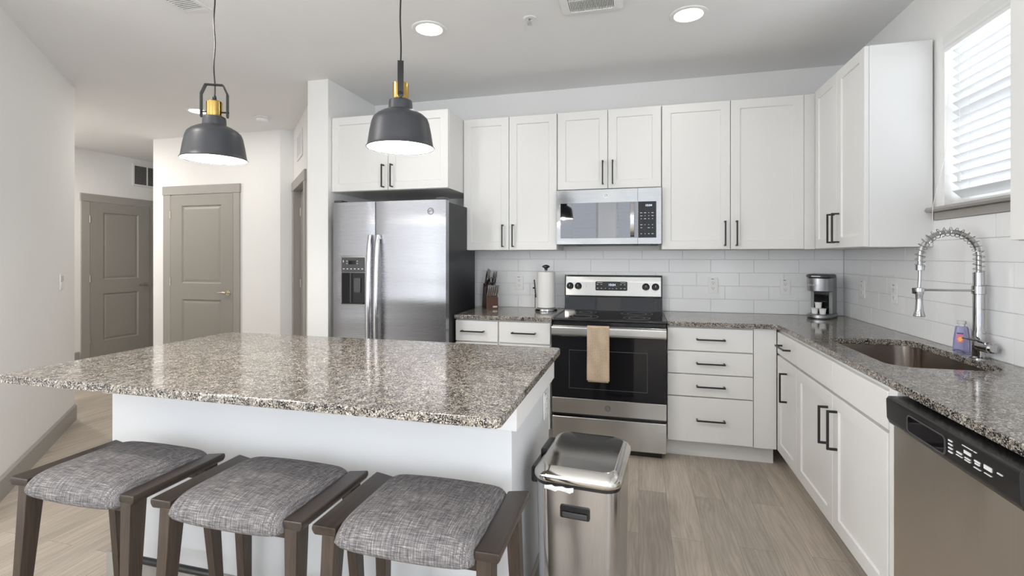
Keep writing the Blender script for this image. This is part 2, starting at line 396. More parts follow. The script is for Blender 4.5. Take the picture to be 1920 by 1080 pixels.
# rear wall with two window openings
RW = [(-2.4, -.9), (-.4, 1.1)]; RZ0, RZ1 = .45, 2.62
mb = MB()
xs = [-3.22, RW[0][0], RW[0][1], RW[1][0], RW[1][1], XR+.12]
for i in range(5):
    if i in (1, 3):
        mb.box(xs[i], xs[i+1], -3.32, -3.2, 0, RZ0); mb.box(xs[i], xs[i+1], -3.32, -3.2, RZ1, H)
    else: mb.box(xs[i], xs[i+1], -3.32, -3.2, 0, H)
struct('wall_rear', mb, WALL)
# diagonal wall with the doorway; local x runs along the wall towards the kitchen, -y faces the viewer's side
DW = sroot('wall_doorway', (-3.70, 4.60, 0), -PI/4)
mb = MB(); mb.box(0, .10, 0, .12, 0, H); mb.box(.92, 1.64, 0, .12, 0, H); mb.box(.10, .92, 0, .12, 2.065, H); mb.build('panel', WALL, DW)
mb = MB(); mb.box(.1002, .112, -.001, .118, 0, 2.064); mb.box(.908, .9198, -.001, .118, 0, 2.064); mb.box(.112, .908, -.001, .118, 2.052, 2.0645); mb.build('jamb', TRIM, DW)

def baseboard(name, p0, p1, out, h=.125, t=.014):
    """p0->p1 along the wall, 'out' = unit normal into the room"""
    p0 = Vector((*p0, 0)); p1 = Vector((*p1, 0)); d = p1-p0; L_ = d.length
    rz = math.atan2(d.y, d.x)
    o = MB()
    sgn = 1 if Vector((-math.sin(rz), math.cos(rz))).dot(Vector(out)) > 0 else -1
    pr = [(0, 0), (sgn*t, 0), (sgn*t, h-.012), (sgn*t*.5, h-.003), (0, h)]
    o.prism(pr, 0, L_, axis='x')
    ob = o.build(name, TRIM, None, 30); ob.location = p0; ob.rotation_euler = (0, 0, rz); ob['kind'] = 'structure'
s2 = math.sqrt(.5)
baseboard('baseboard_left', (-3.1,1.57), (-4.505,2.97), (s2, s2))
baseboard('baseboard_left_side', (-3.1,-3.2), (-3.1,1.565), (1, 0))
baseboard('baseboard_hall', (-6.93,2.97), (-6.93,4.62), (1, 0))
baseboard('baseboard_hall_far', (-6.93,6.5), (-6.93,6.88), (1, 0))
baseboard('baseboard_closet', (-5.567,4.50), (-5.41,4.50), (0, -1))
baseboard('baseboard_closet_side', (-4.31,4.50), (-3.80,4.50), (0, -1))
baseboard('baseboard_pier', (-2.531,3.309), (-2.347,3.309), (0, -1))
baseboard('baseboard_rear', (-3.1,-3.2), (XR,-3.2), (0, 1))

# ------------------------------------------------------------------ doors
def door_unit(n, loc, rz, W, leaves, caseL=.10, caseR=.10, top=2.055, swing='l', recess=0.0, case=True):
    """local: opening x 0..W, wall face y=0, faces -y"""
    r = sroot('door_%d' % n, loc, rz)
    mb = MB()
    mb.box(-caseL, 0, -.018, 0, 0, top+.004, .002); mb.box(W, W+caseR, -.018, 0, 0, top+.004, .002)
    mb.box(-caseL-.008, W+caseR+.008, -.022, 0, top+.005, top+.105, .002)
    mb.build('casing', TRIM, r)
    for (x0, x1, hinge, kn) in leaves:
        w = x1-x0; mg = .165 if w > .7 else .14
        mb = MB(); mb.raised(x0+.003, x1-.003, .012, top-.004, recess-.0165, .035, [(x0+mg, x1-mg, 1.035, top-.125), (x0+mg, x1-mg, .22, .85)])
        leaf = mb.build('door_leaf', TAUPE, r, 25)
        hx = x0 if hinge == 'l' else x1
        for hz in (.25, 1.05, 1.83):
            MB().cyl((hx, recess-.019, hz-.045), (hx, recess-.019, hz+.045), .007, seg=10).build('hinge', NICKEL, leaf)
        kx = x1-.065 if hinge == 'l' else x0+.065
        mb = MB(); mb.cyl((kx, recess-.015, .935), (kx, recess-.024, .935), .032); mb.cyl((kx, recess-.012, .935), (kx, recess-.055, .935), .011)
        sg = -1 if hinge == 'l' else 1
        mb.tube([(kx, recess-.052, .935), (kx+sg*.03, recess-.058, .937), (kx+sg*.075, recess-.056, .937), (kx+sg*.115, recess-.05, .934)], .009, 10, True, [.011,.010,.009,.007])
        mb.build('door_lever', NICKEL, leaf)
    return r
door_unit(2, (-5.29, 4.499, 0), 0, .89, [(0, .89, 'l', 1)], .108, .085)
# hall double door on the x=-6.93 wall: faces +x -> local x runs towards +Y
door_unit(1, (-6.929, 4.735, 0), PI/2, 1.60, [(0, .80, 'l', 1), (.80, 1.60, 'r', 1)], .10, .10)
door_unit(3, (-3.70+.10*s2, 4.60-.10*s2, 0), -PI/4, .82, [(0.013, .807, 'l', 1)], .09, .09, 2.05, recess=.075)

# ------------------------------------------------------------------ backsplash tiles
def tile_field(mb, a0, a1, z0, z1, phase, f):
    TW, TH, G = .3045, .1015, .0022
    row = 0; z = .9155
    while z < z1-.004:
        ph = phase + row*TW/3.0
        zz1 = min(z+TH-G, z1)
        k0 = math.floor((a0-ph)/TW)-1
        a = ph+k0*TW
        while a < a1:
            x0 = max(a+G/2, a0); x1 = min(a+TW-G/2, a1)
            lo = max(z, z0)
            if x1-x0 > .006 and zz1-lo > .006: f(x0, x1, lo, zz1)
            a += TW
        z += TH; row += 1
bsp = MB(); tl = MB()
tag_b = thing('backsplash', 'white glazed subway tile backsplash on the long wall behind the range', 'backsplash', (-1.378, YW, .914))
def fb(x0, x1, z0, z1): tl.box(x0+1.378, x1+1.378, -.009, -.002, z0-.914, z1-.914, .0018, 2)
tile_field(tl, -1.378, XR-.011, .9155, 1.392, .433-2*.1015, fb); tl.build('tile_field', TILE, tag_b)
MB().box(0, XR+1.378-.001, -.0055, -.0003, .0015, .478).build('grout_bed', GROUT, tag_b)
tl = MB()
tag_r = thing('backsplash', 'white glazed subway tile backsplash under the kitchen window behind the faucet', 'backsplash', (XR, YW-.01, .914), -PI/2)
def fr_(x0, x1, z0, z1): tl.box(x0, x1, -.009, -.002, z0-.914, z1-.914, .0018, 2)
Y0 = YW-.01
tile_field(tl, 0.0, Y0-2.905, .9155, 1.392, .12, fr_)
tile_field(tl, Y0-2.905, Y0-1.885, .9155, 1.528, .12, fr_)
tile_field(tl, Y0-1.885, Y0-.45, .9155, 1.392, .12, fr_); tl.build('tile_field', TILE, tag_r)
mb = MB(); mb.box(0, Y0-.45, -.0055, -.0003, .0015, .478); mb.box(Y0-2.905, Y0-1.885, -.0055, -.0003, .478, .613); mb.build('grout_bed', GROUT, tag_r)

# ------------------------------------------------------------------ kitchen window, sill, blind
win = sroot('window_1', (XR, WY1, WZ0), -PI/2)      # local x to the right as seen, y outwards
WW = WY1-WY0; WH = WZ1-WZ0
mb = MB()
for a in ((0, .045, 0, WH), (WW-.045, WW, 0, WH), (.045, WW-.045, 0, .045), (.045, WW-.045, WH-.045, WH), (.045, WW-.045, WH/2-.02, WH/2+.02)):
    mb.box(a[0], a[1], .075, .115, a[2], a[3], .002)
mb.build('window_frame', WPL, win)
MB().box(.04, WW-.04, .093, .097, .04, WH-.04).build('pane', PANE, win)
mb = MB(); mb.prism([(-.045,-.022),(-.052,-.012),(-.045,0),(.07,0),(.07,-.022)], -.065, WW-.001, axis='x').build('window_sill', TRIM, win)
# keep apron below the sill
MB().box(-.055, WW-.005, -.016, -.0005, -.062, -.0225, .002).build('apron', TRIM, win)
bl = thing('window_blind', 'white horizontal slat blind over the kitchen window above the sink', 'blind', (XR, WY1, WZ0), -PI/2)
mb = MB(); mb.prism([(-.004,WH-.085),(-.012,WH-.075),(-.006,WH-.06),(-.012,WH-.045),(-.006,WH-.012),(-.014,WH-.002),(.005,WH-.002),(.005,WH-.085)], .006, WW-.004, axis='x').build('valance', WPL, bl)
ns = 17; pitch = (WH-.115)/ns
slm = None
for k in range(ns):
    zc = .035+pitch*(k+.5)
    if slm is None:
        mb = MB(); a = math.radians(43); c, s_ = math.cos(a), math.sin(a); hw = .025; t = .0013
        pr = []
        for q in (-1, -.5, 0, .5, 1): pr.append((q*hw*c - (1-q*q)*.002*s_, -q*hw*s_ + (1-q*q)*.003*c + t))
        for q in (1, .5, 0, -.5, -1): pr.append((q*hw*c - (1-q*q)*.002*s_, -q*hw*s_ + (1-q*q)*.003*c - t))
        mb.prism(pr, .02, WW-.012, axis='x'); slm = mb.build('slat', BLIND, bl, 30); slm.location = (0, .040, zc)
    else:
        o = slm.copy(); COL.objects.link(o); o.location = (0, .040, zc)
MB().box(.02, WW-.012, .022, .058, .004, .02, .003).build('bottom_rail', WPL, bl)
mb = MB()
for x in (.15, WW/2, WW-.15):
    mb.tube([(x, .019, .02), (x, .019, WH-.05)], .0008, 5); mb.tube([(x, .060, .02), (x, .060, WH-.05)], .0008, 5)
mb.build('ladder_cord', WPL, bl)
mb = MB(); mb.tube([(.10, .008, WH-.09), (.10, .008, .14)], .0014, 6); mb.lathe([(.004,.03),(.008,.02),(.008,-.012),(.003,-.016)], (.10,.008,.12), 12)
mb.tube([(.055, -.003, WH-.09), (.03, -.012, .25), (.015, -.052, .02), (.018, -.058, -.02), (.020, -.056, -.12)], .0016, 6); mb.lathe([(.003,.02),(.008,0),(.003,-.012)], (.020,-.056,-.135), 12)
mb.build('pull_cord', WPL, bl)

# ------------------------------------------------------------------ windows seen only in reflections, one more added for light, and their blinds
def big_window(n, loc, rz, W_, Hh, label):
    """local: x along the opening, +y into the room, origin at the lower corner of the opening"""
    r = sroot('window_%d' % n, loc, rz)
    mb = MB()
    for q in ((0,.06,0,Hh),(W_-.06,W_,0,Hh),(.06,W_-.06,0,.06),(.06,W_-.06,Hh-.06,Hh),(W_/2-.03,W_/2+.03,.06,Hh-.06),(.06,W_-.06,Hh*.52,Hh*.52+.04)):
        mb.box(q[0], q[1], -.09, -.05, q[2], q[3])
    mb.build('window_frame', WPL, r)
    MB().box(-.03, W_+.03, -.05, .03, -.025, 0, .003).build('window_sill', TRIM, r)
    rb = thing('window_blind', label, 'blind', loc, rz)
    MB().box(.005, W_-.005, -.045, .004, Hh-.06, Hh-.001, .003).build('valance', WPL, rb)
    sl = None; n_ = 26
    for k in range(n_):
        z = .03+(Hh-.1)*(k+.5)/n_
        if sl is None:
            mb = MB(); mb.prism([(-.024,-.001),(0,.002),(.024,.001),(.024,-.001),(0,-.0),(-.024,-.003)], .01, W_-.01, axis='x'); sl = mb.build('slat', BLIND, rb, 30); sl.location = (0, -.02, z)
        else:
            o = sl.copy(); COL.objects.link(o); o.location = (0, -.02, z)
for i, (a, b_) in enumerate(RW):
    big_window(i+2, (a, -3.2, RZ0), 0, b_-a, RZ1-RZ0, 'white slat blind over the %s rear living room window' % ('left' if i == 0 else 'right'))
big_window(4, (-3.1, -.5, .45), -PI/2, 2.0, 2.10, 'white slat blind over the living room window in the left wall')
big_window(5, (XR, -2.5, .45), PI/2, 2.0, 2.10, 'white slat blind over the unseen window added for light in the right wall')  # invented window, put in as an opening for the right fill light

# ------------------------------------------------------------------ cabinets
def pull(parent, x, z, L_=.175, y=0.0, vert=True, r=.0048, so=.032):
    mb = MB(); h = L_/2
    if vert:
        mb.box(x-r, x+r, y-so-2*r, y-so, z-h, z+h, .0012)
        for q in (z-h+r, z+h-r): mb.box(x-r, x+r, y-so, y, q-r, q+r)
    else:
        mb.box(x-h, x+h, y-so-2*r, y-so, z-r, z+r, .0012)
        for q in (x-h+r, x+h-r): mb.box(q-r, q+r, y-so, y, z-r, z+r)
    return mb.build('handle', BLACK, parent)
def cabinet(name, label, loc, rz, W, D, z0, z1, fronts, toe=0.0, ends=(0, 0), openbox=False, fillers=(), group=None, x_from=0.0):
    """local: x to the right, y=0 front plane of the doors, z world minus loc.z. fronts: (kind, x0,x1,z0,z1, handle)"""
    r = thing(name, label, 'cabinet', loc, rz, group)
    mb = MB(); T = .018; F = .0215
    b0 = z0+toe
    if openbox:
        mb.box(0, T, F, D, b0, z1, .001); mb.box(W-T, W, F, D, b0, z1, .001); mb.box(T, W-T, F, D, b0, b0+T); mb.box(T, W-T, D-T, D, b0+T, z1)
        mb.box(T, W-T, F, F+T, z1-.04, z1); mb.box(T, W-T, F, F+T, z1-.17, z1-.15)
    else: mb.box(0, W, F, D, b0, z1, .0015)
    if toe: mb.box(.0, W, F+.065, D, z0, b0)
    mb.build('carcass', CABIN, r)
    for (x0, x1) in fillers: MB().box(x0, x1, .004, F-.0005, b0, z1, .001).build('filler', CAB, r)
    for f in fronts:
        kind, x0, x1, a, b, h = f
        if kind == 'door':
            d = MB().panel(x0, x1, a, b, 0, .0205, .06, .008).build('door', CAB, r, 25)
        else:
            d = MB().box(x0, x1, 0, .0205, a, b, .0018).build('drawer' if kind == 'drawer' else 'false_front', CAB, r)
        if h: pull(d, h[1], h[2], vert=(h[0] == 'v'))
    return r
G = .0025
U0, U1 = 1.392, 2.435
# over-fridge cabinet
cabinet('wall_cabinet', 'deep white two-door cabinet mounted above the refrigerator', (-2.345, 3.35, 1.85), 0, .985, YW-3.35-.001, 0, .585,
        [('door', G, .4905, G, .583, ('v', .458, .107)), ('door', .4945, .985-G, G, .583, ('v', .531, .107))])
cabinet('wall_cabinet', 'white two-door wall cabinet between the refrigerator and the microwave', (-1.358, 3.666, U0), 0, .756, YW-3.666-.011, 0, U1-U0,
        [('door', G, .3755, G, U1-U0-.002, ('v', .33, .112)), ('door', .3795, .756-G, G, U1-U0-.002, ('v', .412, .112))])
cabinet('wall_cabinet', 'short white two-door wall cabinet right above the microwave', (-.600, 3.666, 1.845), 0, .758, YW-3.666-.001, 0, U1-1.845,
        [('door', G, .3765, G, .588, ('v', .342, .12)), ('door', .3805, .758-G, G, .588, ('v', .414, .12))])
cabinet('wall_cabinet', 'wide white two-door wall cabinet right of the microwave', (.160, 3.666, U0), 0, .985, YW-3.666-.011, 0, U1-U0,
        [('door', G, .457, G, U1-U0-.002, ('v', .422, .112)), ('door', .461, .917, G, U1-U0-.002, ('v', .497, .112))], fillers=[(.919, .985)])
cabinet('wall_cabinet', 'white corner wall cabinet with paired handles left of the window', (1.132, 3.985, U0), -PI/2, 1.087, XR-1.132-.011, 0, U1-U0,
        [('door', .357, .7175, G, U1-U0-.002, ('v', .685, .118)), ('door', .7215, 1.087-G, G, U1-U0-.002, ('v', .756, .118))])
cabinet('wall_cabinet', 'white wall cabinet cut by the right edge of the photo, right of the window', (1.132, 1.88, U0), -PI/2, .92, XR-1.132-.011, 0, 2.62-U0,
        [('door', G, .458, G, 2.62-U0-.002, ('v', .42, .112)), ('door', .462, .92-G, G, 2.62-U0-.002, ('v', .50, .112))])
# scribe strip at the back of the corner cabinet's side
# base cabinets
BT = .8835
cabinet('base_cabinet', 'white base cabinet with two drawers between refrigerator and range', (-1.316, 3.38, 0), 0, .717, YW-3.38-.002, 0, BT,
        [('drawer', G, .327, .722, .872, ('h', .140, .797)), ('drawer', .337, .712, .722, .872, ('h', .523, .797)),
         ('door', G, .327, .125, .712, ('v', .290, .6)), ('door', .337, .712, .125, .712, ('v', .375, .6))], toe=.12)
cabinet('base_cabinet', 'white bank of four drawers right of the range', (.184, 3.395, 0), 0, .660, YW-3.395-.002, 0, BT,
        [('drawer', G, .523, .724, .872, ('h', .268, .802)), ('drawer', G, .523, .572, .717, ('h', .268, .645)),
         ('drawer', G, .523, .424, .566, ('h', .268, .495)), ('drawer', G, .523, .124, .417, ('h', .268, .275))], toe=.12, fillers=[(.528, .660)])
cabinet('base_cabinet', 'white narrow base cabinet with one drawer over one door in the corner by the sink', (.845, 3.985, 0), -PI/2, .988, XR-.845-.002, 0, BT,
        [('drawer', .60, .985, .735, .868, ('h', .79, .80)), ('door', .60, .985, .125, .722, ('v', .80, .565))], toe=.12)
cabinet('base_cabinet', 'white sink base cabinet with two false drawer fronts over two doors', (.845, 2.995, 0), -PI/2, 1.070, XR-.845-.002, 0, BT,
        [('false', .004, .508, .735, .868, None), ('false', .512, 1.012, .735, .868, None),
         ('door', .004, .508, .125, .722, ('v', .455, .565)), ('door', .512, 1.012, .125, .722, ('v', .562, .575))], toe=.12, openbox=True, fillers=[(1.016, 1.070)])
cabinet('base_cabinet', 'white base cabinet beyond the dishwasher at the near end of the counter', (.845, 1.305, 0), -PI/2, .84, XR-.845-.002, 0, BT,
        [('drawer', .004, .836, .735, .868, ('h', .42, .80)), ('door', .004, .418, .125, .722, ('v', .38, .565)), ('door', .422, .836, .125, .722, ('v', .47, .565))], toe=.12)

# ------------------------------------------------------------------ countertops
CT0, CT1 = .884, .914
tag(MB().box(-1.318, -.589, 3.36, YW-.010, CT0, CT1, .004, 2).build('countertop', GRAN), 'short grey granite countertop holding the knife block and paper towels', 'countertop')
# L shaped top with the sink cut-out
def top_with_hole(outer, hole, z0, z1):
    bm = bmesh.new()
    def loop(P): 
        v = [bm.verts.new((x, y, z1)) for x, y in P]
        return [bm.edges.new((v[i], v[(i+1) % len(v)])) for i in range(len(v))]
    es = loop(outer)+loop(hole)
    bmesh.ops.triangle_fill(bm, edges=es, use_beauty=True, use_dissolve=False)
    fs = list(bm.faces)
    bmesh.ops.recalc_face_normals(bm, faces=fs)
    if fs[0].normal.z < 0: bmesh.ops.reverse_faces(bm, faces=fs)
    g = bmesh.ops.extrude_face_region(bm, geom=fs)
    vs = [e for e in g['geom'] if isinstance(e, bmesh.types.BMVert)]
    bmesh.ops.translate(bm, verts=vs, vec=(0, 0, z0-z1))
    bmesh.ops.recalc_face_normals(bm, faces=list(bm.faces))
    es = [e for e in bm.edges if len(e.link_faces) == 2 and e.calc_face_angle(0) > .6 and abs(e.verts[0].co.z-e.verts[1].co.z) < 1e-5]
    bmesh.ops.bevel(bm, geom=es, offset=.0035, segments=2, affect='EDGES', profile=.5)
    m = MB(); m.bm.free(); m.bm = bm; return m
hole = rrect(.195, .36, .09, 7, 1.155, 2.57)
top = top_with_hole([(.182, 3.375), (.80, 3.375), (.838, 3.36), (.85, 3.32), (.85, .45), (XR-.0105, .45), (XR-.0105, YW-.0105), (.182, YW-.0105)], hole, CT0, CT1)
tag(top.build('countertop', GRAN), 'L-shaped grey granite countertop around the corner and the sink', 'countertop')
# sink
sk = thing('sink', 'undermount stainless steel sink bowl set in the granite counter', 'sink', (1.155, 2.57, CT0-.001))
def rr3(hx, hy, r, z, n=7): return [(x, y, z) for x, y in rrect(hx, hy, r, n)]
mb = MB(); mb.rings([rr3(.222,.387,.1,-.002), rr3(.222,.387,.1,0), rr3(.200,.365,.092,0), rr3(.197,.362,.09,-.16), rr3(.18,.345,.085,-.195), rr3(.04,.04,.039,-.2), rr3(.04,.04,.039,-.203), rr3(.183,.348,.087,-.199), rr3(.2,.365,.092,-.163), rr3(.203,.368,.095,-.002)], False, False, True)
mb.build('bowl', STEELS, sk)
MB().lathe([(.041,-.206),(.041,-.1985),(.034,-.2),(.02,-.203),(.02,-.206)], (0,0,0), 24).build('drain', CHROME, sk)

# ------------------------------------------------------------------ island
isl = thing('kitchen_island', 'white kitchen island base under the big granite slab', 'island', (-1.255, 1.865, 0))
MB().box(-.855, .855, -.335, .335, 0, .8825, .001).build('body', ISL_SHADED, isl)
mb = MB(); 
for q in ((-.877,.877,-.357,-.3355),(-.877,.877,.3355,.357),(-.877,-.8555,-.3355,.3355),(.8555,.877,-.3355,.3355)): mb.box(q[0], q[1], q[2], q[3], .782, .8835, .0015)
mb.build('apron', CABIN, isl)
mb = MB()
for q in ((-.869,.869,-.349,-.3355),(.8555,.869,-.3355,.3355),(-.869,-.8555,-.3355,.3355)): mb.box(q[0], q[1], q[2], q[3], 0, .125, .002)
mb.build('base_trim', TRIM, isl)
it = MB(); it.prism(rrect(.95, .518, .022, 4, 0, 0), CT0, CT1, .005, 2, edges='caps')
o = it.build('countertop', GRAN); o.location = (-1.305, 1.752, 0)
tag(o, 'big rectangular speckled granite slab on the kitchen island', 'countertop')

# ------------------------------------------------------------------ outlets and switch
def outlet(loc, rz, label, gfi=True, switch=False, group=None):
    r = thing('light_switch' if switch else 'wall_outlet', label, 'switch' if switch else 'outlet', loc, rz, group)
    w, h = (.036, .059)
    mb = MB(); mb.box(-w, w, -.006, -.0002, -h, h, .002, 2).build('cover_plate', WPL, r)
    if switch:
        MB().box(-.027, .027, -.0095, -.0055, .004, .046, .002).build('rocker', simple('switch_grey', (.62,.62,.61), .4), r); MB().box(-.027, .027, -.0095, -.0055, -.046, -.002, .002).build('rocker', WPL, r)
    else:
        mb = MB()
        for zz in (-.021, .021): mb.lathe([(.017, 0), (.017, .003), (.015, .0035)], (0,0,0), 20)
        mb.bm.free(); mb = MB()
        for zz in (-.0215, .0215): mb.prism([(x, z+zz) for x, z in rrect(.0165, .0145, .008, 4)], -.0085, -.0055, .0006, 1, axis='y', edges='caps')
        f = mb.build('receptacle', WPL, r)
        mb = MB()
        for zz in (-.0215, .0215):
            mb.box(-.0075, -.0055, -.0089, -.008, zz-.001, zz+.007); mb.box(.0055, .0075, -.0089, -.008, zz-.001, zz+.006); mb.cyl((0, -.008, zz-.008), (0, -.0089, zz-.008), .0025, seg=10)
        mb.build('slot', SLOT, f)
        MB().box(-.014, .004, -.0066, -.0062, .047, .0505).build('marking', SLOT, r)
    return r
outlet((-.978, YW-.0095, 1.121), 0, 'white wall outlet on the tiles between knife block and paper towels')
outlet((.552, YW-.0095, 1.121), 0, 'white wall outlet on the tiles above the drawer bank, nearer the range')
outlet((1.05, YW-.0095, 1.118), 0, 'white wall outlet on the tiles left of the coffee maker')
outlet((XR-.0095, 3.69, 1.128), -PI/2, 'white wall outlet on the right tiles just past the coffee maker')
outlet((XR-.0095, 3.275, 1.128), -PI/2, 'white wall outlet on the right tiles nearest the faucet')
outlet((-.3995, 2.10, .695), PI/2, 'white wall outlet on the end of the kitchen island above the trash can')
# switch on the diagonal wall
dl = Vector((-4.215, 2.68))
outlet((-4.235, 2.7005, 1.15), PI*.75, 'white double light switch plate on the left diagonal wall', switch=True)

# ------------------------------------------------------------------ refrigerator
fr = thing('refrigerator', 'stainless steel side-by-side refrigerator with a water dispenser', 'refrigerator', (-2.233, 3.2, 0))
MB().box(.006, .906, .075, .66, .02, 1.735, .004).build('body', FSIDE, fr)
def fdoor(x0, x1, z0, z1, name='door', holes=None):
    mb = MB(); n = 10; P = []
    # gently bowed front
    for k in range(n+1):
        t = k/n; x = x0+(x1-x0)*t; P.append((x, .004*(2*t-1)**4 + (0.006 if k in (0, n) else 0)))
    P += [(x1, .068), (x0, .068)]
    mb.prism([(a, b) for a, b in P], z0, z1, .003, 2, edges='caps'); return mb
fd = fdoor(0, .354, .085, 1.748)
fdo = fd.build('freezer_door', FRSTEEL, fr, 30)
fro = fdoor(.360, .912, .085, 1.748).build('fridge_door', FRSTEEL, fr, 30)
for (px, par, sg) in ((.326, fdo, -1), (.388, fro, 1)):
    pts = [(px, -.012-.040*math.sin(PI*min(1, max(0, t)))**.55, .42+1.08*t) for t in [k/16 for k in range(17)]]
    mb = MB()
    ring = []
    for p in pts:
        ring.append([(p[0]+dx, p[1]+dy, p[2]) for dx, dy in ((-.017,.006),(-.015,-.006),(-.008,-.011),(.008,-.011),(.015,-.006),(.017,.006))])
    mb.rings(ring)
    for zz in (.435, 1.485): mb.box(px-.012, px+.012, -.02, .006, zz-.018, zz+.018, .003)
    mb.build('handle', STEELV, par)
# dispenser
dsp = MB(); dsp.prism([(.182+x, 1.165+z) for x, z in rrect(.108, .185, .022, 5)], -.006, .004, .002, 2, axis='y', edges='caps')
dsp = dsp.build('dispenser_frame', POL, fdo)
MB().box(.085, .279, -.009, -.004, 1.225, 1.335, .003).build('control_panel', PLG, dsp)
mb = MB(); mb.box(.085, .279, -.0066, -.0062, .995, 1.222); mb.build('recess', GLASSB, dsp)
mb = MB(); mb.box(.19, .245, -.016, -.0065, 1.075, 1.185, .004); mb.box(.155, .165, -.010, -.0065, 1.0, 1.22, .002); mb.build('paddle', PLG, dsp)
MB().box(.09, .274, -.022, -.0065, .99, 1.0, .002).build('drip_tray', PLB, dsp)
MB().box(.145, .205, -.0096, -.0088, 1.285, 1.312).build('display', GLASSB, dsp)
mb = MB()
for k in range(6): mb.box(.097+k*.031, .111+k*.031, -.0096, -.0088, 1.248, 1.254)
for k in range(2):
    mb.box(.127, .135, -.0096, -.0088, 1.288+k*.018, 1.293+k*.018); mb.box(.214, .222, -.0096, -.0088, 1.288+k*.018, 1.293+k*.018)
mb.box(.098, .104, -.0096, -.0088, 1.30, 1.315); mb.build('button_marks', MARK, dsp)
def monogram(parent, x, y, z, r, mat, mat2):
    mb = MB(); n = 32
    P = []
    for rr_, dy in ((r, 0), (r, -.0012), (r*.82, -.0012), (r*.82, 0)): P.append([(x+rr_*math.cos(2*PI*k/n), y+dy, z+rr_*math.sin(2*PI*k/n)) for k in range(n)])
    mb.rings(P, False, False, True)
    # swirled script strokes
    for s_ in (-1, 1):
        mb.tube([(x+s_*r*(.55*math.cos(a)+.05), y-.0008, z+r*.5*math.sin(a+.4*s_)) for a in [(-.9+k*.28)*s_ for k in range(9)]], r*.075, 5)
    mb.tube([(x+r*.28*math.cos(a), y-.0008, z+r*.28*math.sin(a)) for a in [.5+k*.5 for k in range(9)]], r*.07, 5)
    return mb.build('logo', mat, parent)
monogram(fro, .80, .0005, 1.665, .024, PLG, STEEL)
MB().box(.02, .89, .08, .14, .02, .08).build('kick_grille', PLB, fr)
for hx in (.04, .87): MB().box(hx-.035, hx+.035, .01, .09, 1.7485, 1.765, .004).build('hinge_cover', PLG, fr)

# ------------------------------------------------------------------ range
rg = thing('range', 'stainless electric range with black glass oven door', 'range', (-.5835, 3.34, 0))
RWd = .762
MB().box(.003, RWd-.003, .03, .63, .03, .895, .002).build('body', PLB, rg)
mb = MB(); mb.box(0, RWd, -.012, .60, .896, .914, .005, 2); ck = mb.build('cooktop', GLASSB, rg)
mb = MB()
for x0, x1, y0, y1 in ((.0,.012,0,.59),(RWd-.012,RWd,0,.59)): mb.box(x0, x1, y0, y1, .9142, .9165)
mb.box(.012, RWd-.012, -.004, .006, .9142, .9160); mb.build('cooktop_trim', PLB, ck)
mb = MB()
for bx, by, br in ((.19,.15,.115),(.57,.15,.09),(.19,.42,.08),(.57,.42,.115)):
    for q in (br, br*.62):
        mb.rings([[(bx+rr_*math.cos(2*PI*k/40), by+rr_*math.sin(2*PI*k/40), z) for k in range(40)] for rr_, z in ((q,.9141),(q,.9144),(q-.002,.9144),(q-.002,.9141))], False, False, True)
mb.build('burner_ring', MARKD, ck)
# oven door
MB().box(.002, RWd-.002, .0, .03, .262, .868, .004).build('door_core', PLB, rg)
od = MB().box(.002, RWd-.002, -.008, -.0005, .374, .797, .002).build('oven_door', GLASSB, rg)
mb = MB(); 
for q in ((.12,.64,.44,.443),(.12,.64,.70,.703),(.12,.123,.443,.70),(.637,.64,.443,.70)): mb.box(q[0], q[1], -.0085, -.0078, q[2], q[3])
mb.build('window_border', PLG, od)
MB().box(.002, RWd-.002, -.012, -.0005, .266, .372, .003).build('door_trim', STEEL, rg)
MB().box(.002, RWd-.002, -.006, -.0005, .799, .868, .003).build('door_top_trim', STEEL, rg)
monogram(rg, .381, -.0125, .318, .0185, PLG, STEEL)
mb = MB(); mb.prism([(-.060,.812),(-.064,.822),(-.064,.855),(-.058,.866),(-.047,.866),(-.045,.812)], .006, RWd-.006, axis='x')
for x in (.012, RWd-.04): mb.box(x, x+.028, -.046, -.006, .822, .858, .003)
mb.build('handle', STEEL, rg)
MB().box(.002, RWd-.002, -.012, .03, .047, .243, .004).build('storage_drawer', STEEL, rg)
mb = MB(); mb.box(.03, RWd-.03, .04, .6, .0, .03); mb.build('feet', PLB, rg)
# backguard
mb = MB(); mb.prism([(.585,.914),(.598,1.018),(.60,1.022),(.585,1.026),(.597,1.185),(.603,1.194),(.635,1.194),(.635,.914)], .002, RWd-.002, .0015, 1, axis='x', edges='caps'); bgd = mb.build('backguard', GLASSB, rg)
mb = MB(); mb.prism([(.5895,1.032),(.5835,1.032),(.5945,1.180),(.6,1.180)], .012, RWd-.012, axis='x'); cp = mb.build('control_panel', STEEL, bgd)
def bgp(t): return .5835+.011*t   # y of the panel front at 0..1
mb = MB(); mb.prism([(.381-.008+x, 1.108+z) for x, z in rrect(.124, .036, .008, 4)], .5855, .592, .001, 1, axis='y', edges='caps'); dp = mb.build('display_panel', GLASSB, cp)
dp.rotation_euler = (0, 0, 0)
text('10:04', .026, DISP, cp, (.378, .5852, 1.117), name='clock_digits')
mb = MB()
for dx in (-.108, -.078): 
    for dz in (.012, -.018): mb.box(.373+dx-.006, .373+dx+.006, .5848, .5854, 1.108+dz-.002, 1.108+dz+.002)
for dx in (.075, .103):
    for dz in (.012, -.018): mb.box(.373+dx-.006, .373+dx+.006, .5848, .5854, 1.108+dz-.002, 1.108+dz+.002)
for dx in (-.045, -.015, .01, .04): mb.box(.373+dx-.004, .373+dx+.004, .5848, .5854, 1.087, 1.091)
mb.box(.262, .305, .5848, .5854, 1.134, 1.137); mb.box(.445, .485, .5848, .5854, 1.134, 1.137)
mb.build('button_marks', MARK, dp)
